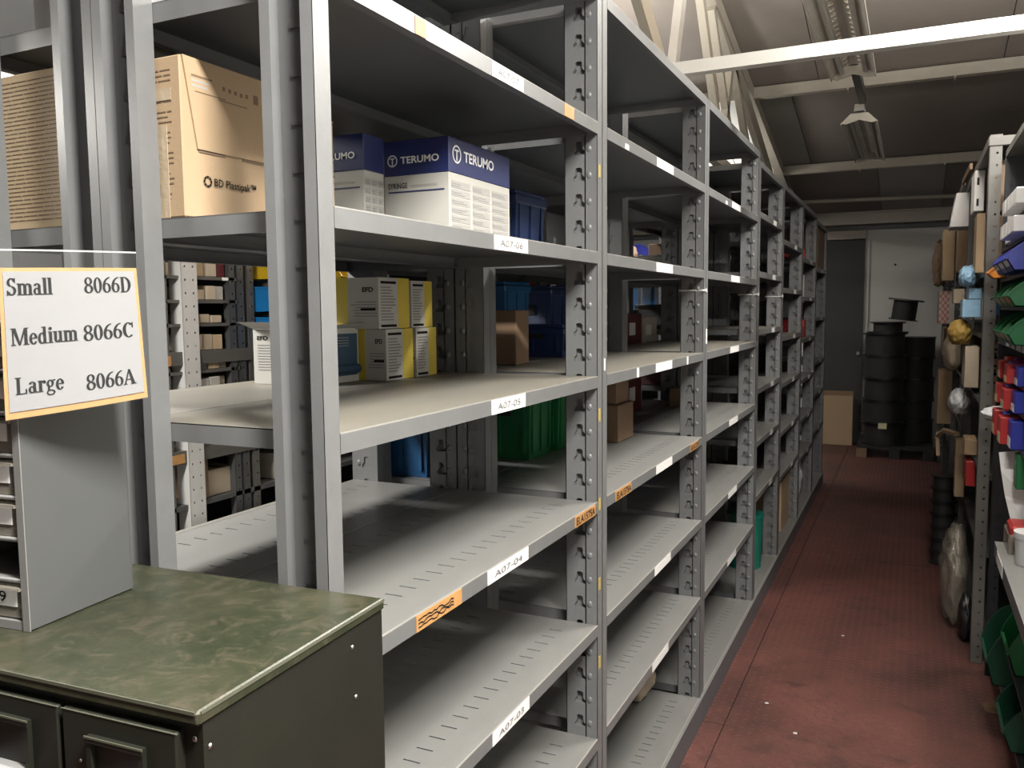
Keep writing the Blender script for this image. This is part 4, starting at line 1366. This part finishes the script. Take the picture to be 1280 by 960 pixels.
# clutter of the perforated rack
tag(B().add([(.866, 5.6, 2.01), (1.0, 5.6, 2.01), (1.0, 5.6, 2.203), (.895, 5.6, 2.203), (.866, 5.9, 2.01), (1.0, 5.9, 2.01), (1.0, 5.9, 2.203), (.895, 5.9, 2.203)], [(0, 1, 2, 3), (5, 4, 7, 6), (0, 4, 5, 1), (3, 2, 6, 7), (0, 3, 7, 4), (1, 5, 6, 2)], WHITE).build('white_case'), 'white sloped case jutting from the top of the right rack', 'case')
o = small('slotted_box', 'white box with two dark slots by the grey perforated post', .935, .978, 4.70, 4.95, 2.005, 2.20, WHITE, None, 'box')
B().box(.945, .955, 4.6985, 4.7, 2.03, 2.065, BLACKM).box(.945, .955, 4.6985, 4.7, 2.13, 2.165, BLACKM).build('slot', o)
R_ITEMS = [
    ('kraft_carton', 'tall narrow kraft carton jutting out below the white case', .862, .935, 6.60, 6.85, 1.725, 2.075, KRAFTL),
    ('kraft_carton', 'kraft carton wrapped in clear tape beside the tall narrow one', .939, .999, 6.30, 6.50, 1.77, 2.06, KRAFT),
    ('kraft_carton', 'narrow kraft carton right behind the grey perforated post', .945, .981, 4.60, 4.80, 1.705, 1.985, KRAFT),
    ('blue_box', 'mid blue box low beside the perforated post', .902, .982, 4.70, 4.90, 1.492, 1.580, BLUEBAG),
    ('blue_box', 'mid blue box stacked upon the other blue one', .928, .986, 4.70, 4.90, 1.5815, 1.636, BLUEBAG),
    ('cream_box', 'cream carton with a dark hand hole beside the checked box', .905, .965, 5.80, 6.00, 1.565, 1.653, CREAMBOX),
    ('kraft_sheet', 'pink brown kraft carton under the mustard cloth', .922, .984, 4.70, 4.95, 1.147, 1.350, CREAMBOX),
    ('brown_board', 'orange brown board box standing upright far down the right rack', .868, .962, 6.90, 7.05, .687, 1.087, KRAFT),
    ('brown_carton', 'brown carton end seen between the two right racks, upper', .965, 1.04, 4.15, 4.35, 1.945, 2.16, KRAFTD),
    ('brown_carton', 'brown carton end seen between the two right racks, lower', .965, 1.04, 4.15, 4.35, 1.72, 1.93, KRAFTD),
    ('blue_box', 'dark blue box seen between the two right racks', .98, 1.05, 4.15, 4.35, 1.505, 1.59, BLUEP),
    ('red_box', 'dark red box low behind the grey perforated post', .938, .982, 4.60, 4.80, .675, .797, REDP),
    ('tan_box', 'tan carton just above the dark red box', .93, .985, 4.62, 4.8, .825, .90, KRAFT),
]
for n, l, x0, x1, y0, y1, z0, z1, m in R_ITEMS:
    small(n, l, x0, x1, y0, y1, z0, z1, m)
o = small('lettered_carton', 'kraft carton with dark hand lettering behind the perforated post', .985, 1.05, 4.15, 4.35, 1.121, 1.395, KRAFT)
b = B()
for k in range(5):
    b.box(.993, 1.018, 4.1488, 4.15, 1.215 + k * .036, 1.223 + k * .036, INK).box(.993 + .012 * (k % 2), .999 + .012 * (k % 2), 4.1488, 4.15, 1.215 + k * .036, 1.24 + k * .036, INK)
b.build('lettering', o)
o = small('checked_box', 'box with red and white chequered print on the right rack', .850, .955, 6.70, 7.0, 1.425, 1.655, OFFWHITE)
b = B()
for i in range(4):
    for j in range(10):
        if (i + j) % 2 == 0:
            b.box(.852 + i * .016, .868 + i * .016, 6.699, 6.7, 1.427 + j * .0226, 1.4496 + j * .0226, PINKCHECK)
b.build('chequer_print', o)
blob('blue_bag', 'pale blue polythene bag stuffed on the right rack shelf', (.922, 4.72, 1.64), (.04, .09, .052), BLUEBAG, 'bag', 21)
blob('mustard_cloth', 'mustard yellow cloth bundle hanging over the shelf edge', (.902, 4.84, 1.35), (.052, .12, .065), MUSTARD, 'cloth', 22)
blob('paper_bundle', 'bundle of crumpled kraft paper far down the right rack', (.94, 6.35, 1.12), (.06, .16, .14), CREAMBOX, 'paper', 23)
blob('grey_bag', 'grey white polythene bag at waist height on the right rack', (.915, 4.95, .99), (.048, .14, .065), GREYBAG, 'bag', 24)
blob('clear_bag', 'large cloudy polythene bag bulging low from the right rack', (.905, 4.62, .0), (.062, .2, .24), CLEARBAG, 'bag', 25)
blob('brown_paper', 'torn brown paper hanging at the far end of the right rack', (.905, 8.9, 1.72), (.06, .08, .22), KRAFTD, 'paper', 26)
blob('floor_rubbish', 'dark crumpled rubbish on the floor by the perforated post', (.945, 4.35, .0), (.03, .08, .11), BLACKP, 'rubbish', 27)
bf = thing('bent_frame', 'bent brown cardboard frame sticking out of the right rack', 'frame')
b = B()
pts = [(.845, 5.6, .66), (.838, 5.6, .78), (.87, 5.5, .825), (.925, 5.28, .835)]
for p, q in zip(pts[:-1], pts[1:]):
    b.bar(p, q, .02, .03, KRAFT, Y)
b.build('frame_strip', bf)
B().cbox(.918, .966, 5.18, 5.30, .50, .815, KRAFT, .003).build('frame_post', bf)
for k in range(7):
    t = thing('black_spool', '%s of the small black reels stacked against the right rack' % ['lowest', 'second', 'third', 'fourth', 'fifth', 'sixth', 'topmost'][k], 'reel', (.885, 5.62, .0005 + k * .077), 0, 'small black reels by the right rack')
    B().cyl((0, 0, 0), (0, 0, .006), .075, BLACKP, 16).build('flange', t)
    B().cyl((0, 0, .07), (0, 0, .076), .075, BLACKP, 16).build('flange', t)
    B().cyl((0, 0, .006), (0, 0, .07), .06, BLACKM, 16).build('core', t)
for k, (x, y) in enumerate(((.935, 7.2), (.95, 7.6), (.93, 8.1), (.945, 8.5))):
    small('kraft_carton', '%s of the far brown cartons at shelf level on the right rack' % ['first', 'second', 'third', 'fourth'][k], x, 1.3, y, y + .28, 1.125, 1.36, RND.choice([KRAFT, KRAFTD]), 'far cartons on the right rack')
tj = thing('dangling_strips', 'greenish packing strips hanging along the top of the right rack', 'strap')
for k in range(5):
    y = 4.9 + k * .6
    B().bar((.928, y, 2.25), (.92 + RND.uniform(-.02, .01), y + .35, 2.22 + RND.uniform(-.03, .03)), .012, .03, ANGLE if k % 2 else KRAFTD).build('strip', tj)

# ------------------------------------------------------------------ far end: reels, board, scraps
pal = thing('pallet', 'low dark pallet under the black cable reels', 'pallet', (.56, 9.74, 0))
for k in range(5):
    B().box(-.36, .36, -.42 + k * .19, -.30 + k * .19, .10, .118, BLACKM).build('deck_board', pal)
for k in range(3):
    B().box(-.36 + k * .31, -.26 + k * .31, -.42, .46, .0, .099, KRAFTD if k == 0 else BLACKM).build('bearer', pal)
lv = ['bottom', 'second', 'third', 'fourth', 'top']
for cx, cy, R, n, hh, side in ((.44, 9.58, .215, 5, .232, 'left'), (.73, 9.94, .19, 5, .222, 'right')):
    for k in range(n):
        z = .119 + k * hh
        t = thing('cable_reel', '%s black cable reel of the %s stack at the far end' % (lv[k], side), 'reel', (cx + RND.uniform(-.005, .005), cy, z), 0, 'black cable reels')
        B().cyl((0, 0, 0), (0, 0, .012), R, BLACKP, 28).build('flange', t)
        B().cyl((0, 0, hh - .014), (0, 0, hh - .002), R, BLACKP, 28).build('flange', t)
        B().cyl((0, 0, .012), (0, 0, hh - .014), R * (.95 if (k + int(cx * 10)) % 2 else .88), BLACKM, 24).build('cable_winding', t)
zt = .119 + 5 * .232
t = thing('loose_reel', 'flat black reel lying on the left stack under the tilted one', 'reel', (.46, 9.6, zt + .0005))
B().cyl((0, 0, 0), (0, 0, .012), .2, BLACKP, 28).build('flange', t)
B().cyl((0, 0, .10), (0, 0, .112), .17, BLACKP, 28).build('flange', t)
B().cyl((0, 0, .012), (0, 0, .10), .14, BLACKM, 24).build('cable_winding', t)
t = thing('tilted_reel', 'tilted grey flanged reel topping the black stack', 'reel', (.60, 9.62, zt + .130))
t.rotation_euler = (0, radians(7), 0)
B().cyl((0, 0, 0), (0, 0, .012), .14, BLACKP, 28).build('flange', t)
fg = B().cyl((0, 0, .20), (0, 0, .216), .17, DARKSTEEL, 28).build('flange', t)
fg['label'] = 'grey upper flange'
B().cyl((0, 0, .012), (0, 0, .20), .115, BLACKM, 24).build('cable_winding', t)
tag(B().box(.40, .48, 9.362, 9.364, .30, .36, NOTE).build('yellow_note'), 'small pale yellow note stuck on the lowest black reel', 'note')
t = carton('leaning_carton', 'flat brown carton standing before the dark door', -.235, .115, 10.08, 10.19, .0, .56, KRAFT, tape=False)
B().box(-.175, .175, -.03, -.02, .562, .61, KRAFTD).build('raised_flap', t)
for k, (x, y) in enumerate(((.08, 9.5), (.13, 6.9), (.33, 3.1), (.42, 4.15), (.58, 2.75), (.2, 3.3))):
    tag(B().cbox(x, x + .014, y, y + .012, .0, .003, PAPERW, .001).build('paper_scrap'), 'tiny white paper scrap on the red floor, %s' % ['farthest, by the dark door', 'far one in mid aisle', 'by the plate seam', 'in mid aisle beyond the third bay', 'nearest the camera', 'near the second bay plinth'][k], 'scrap', 'paper scraps on the floor')
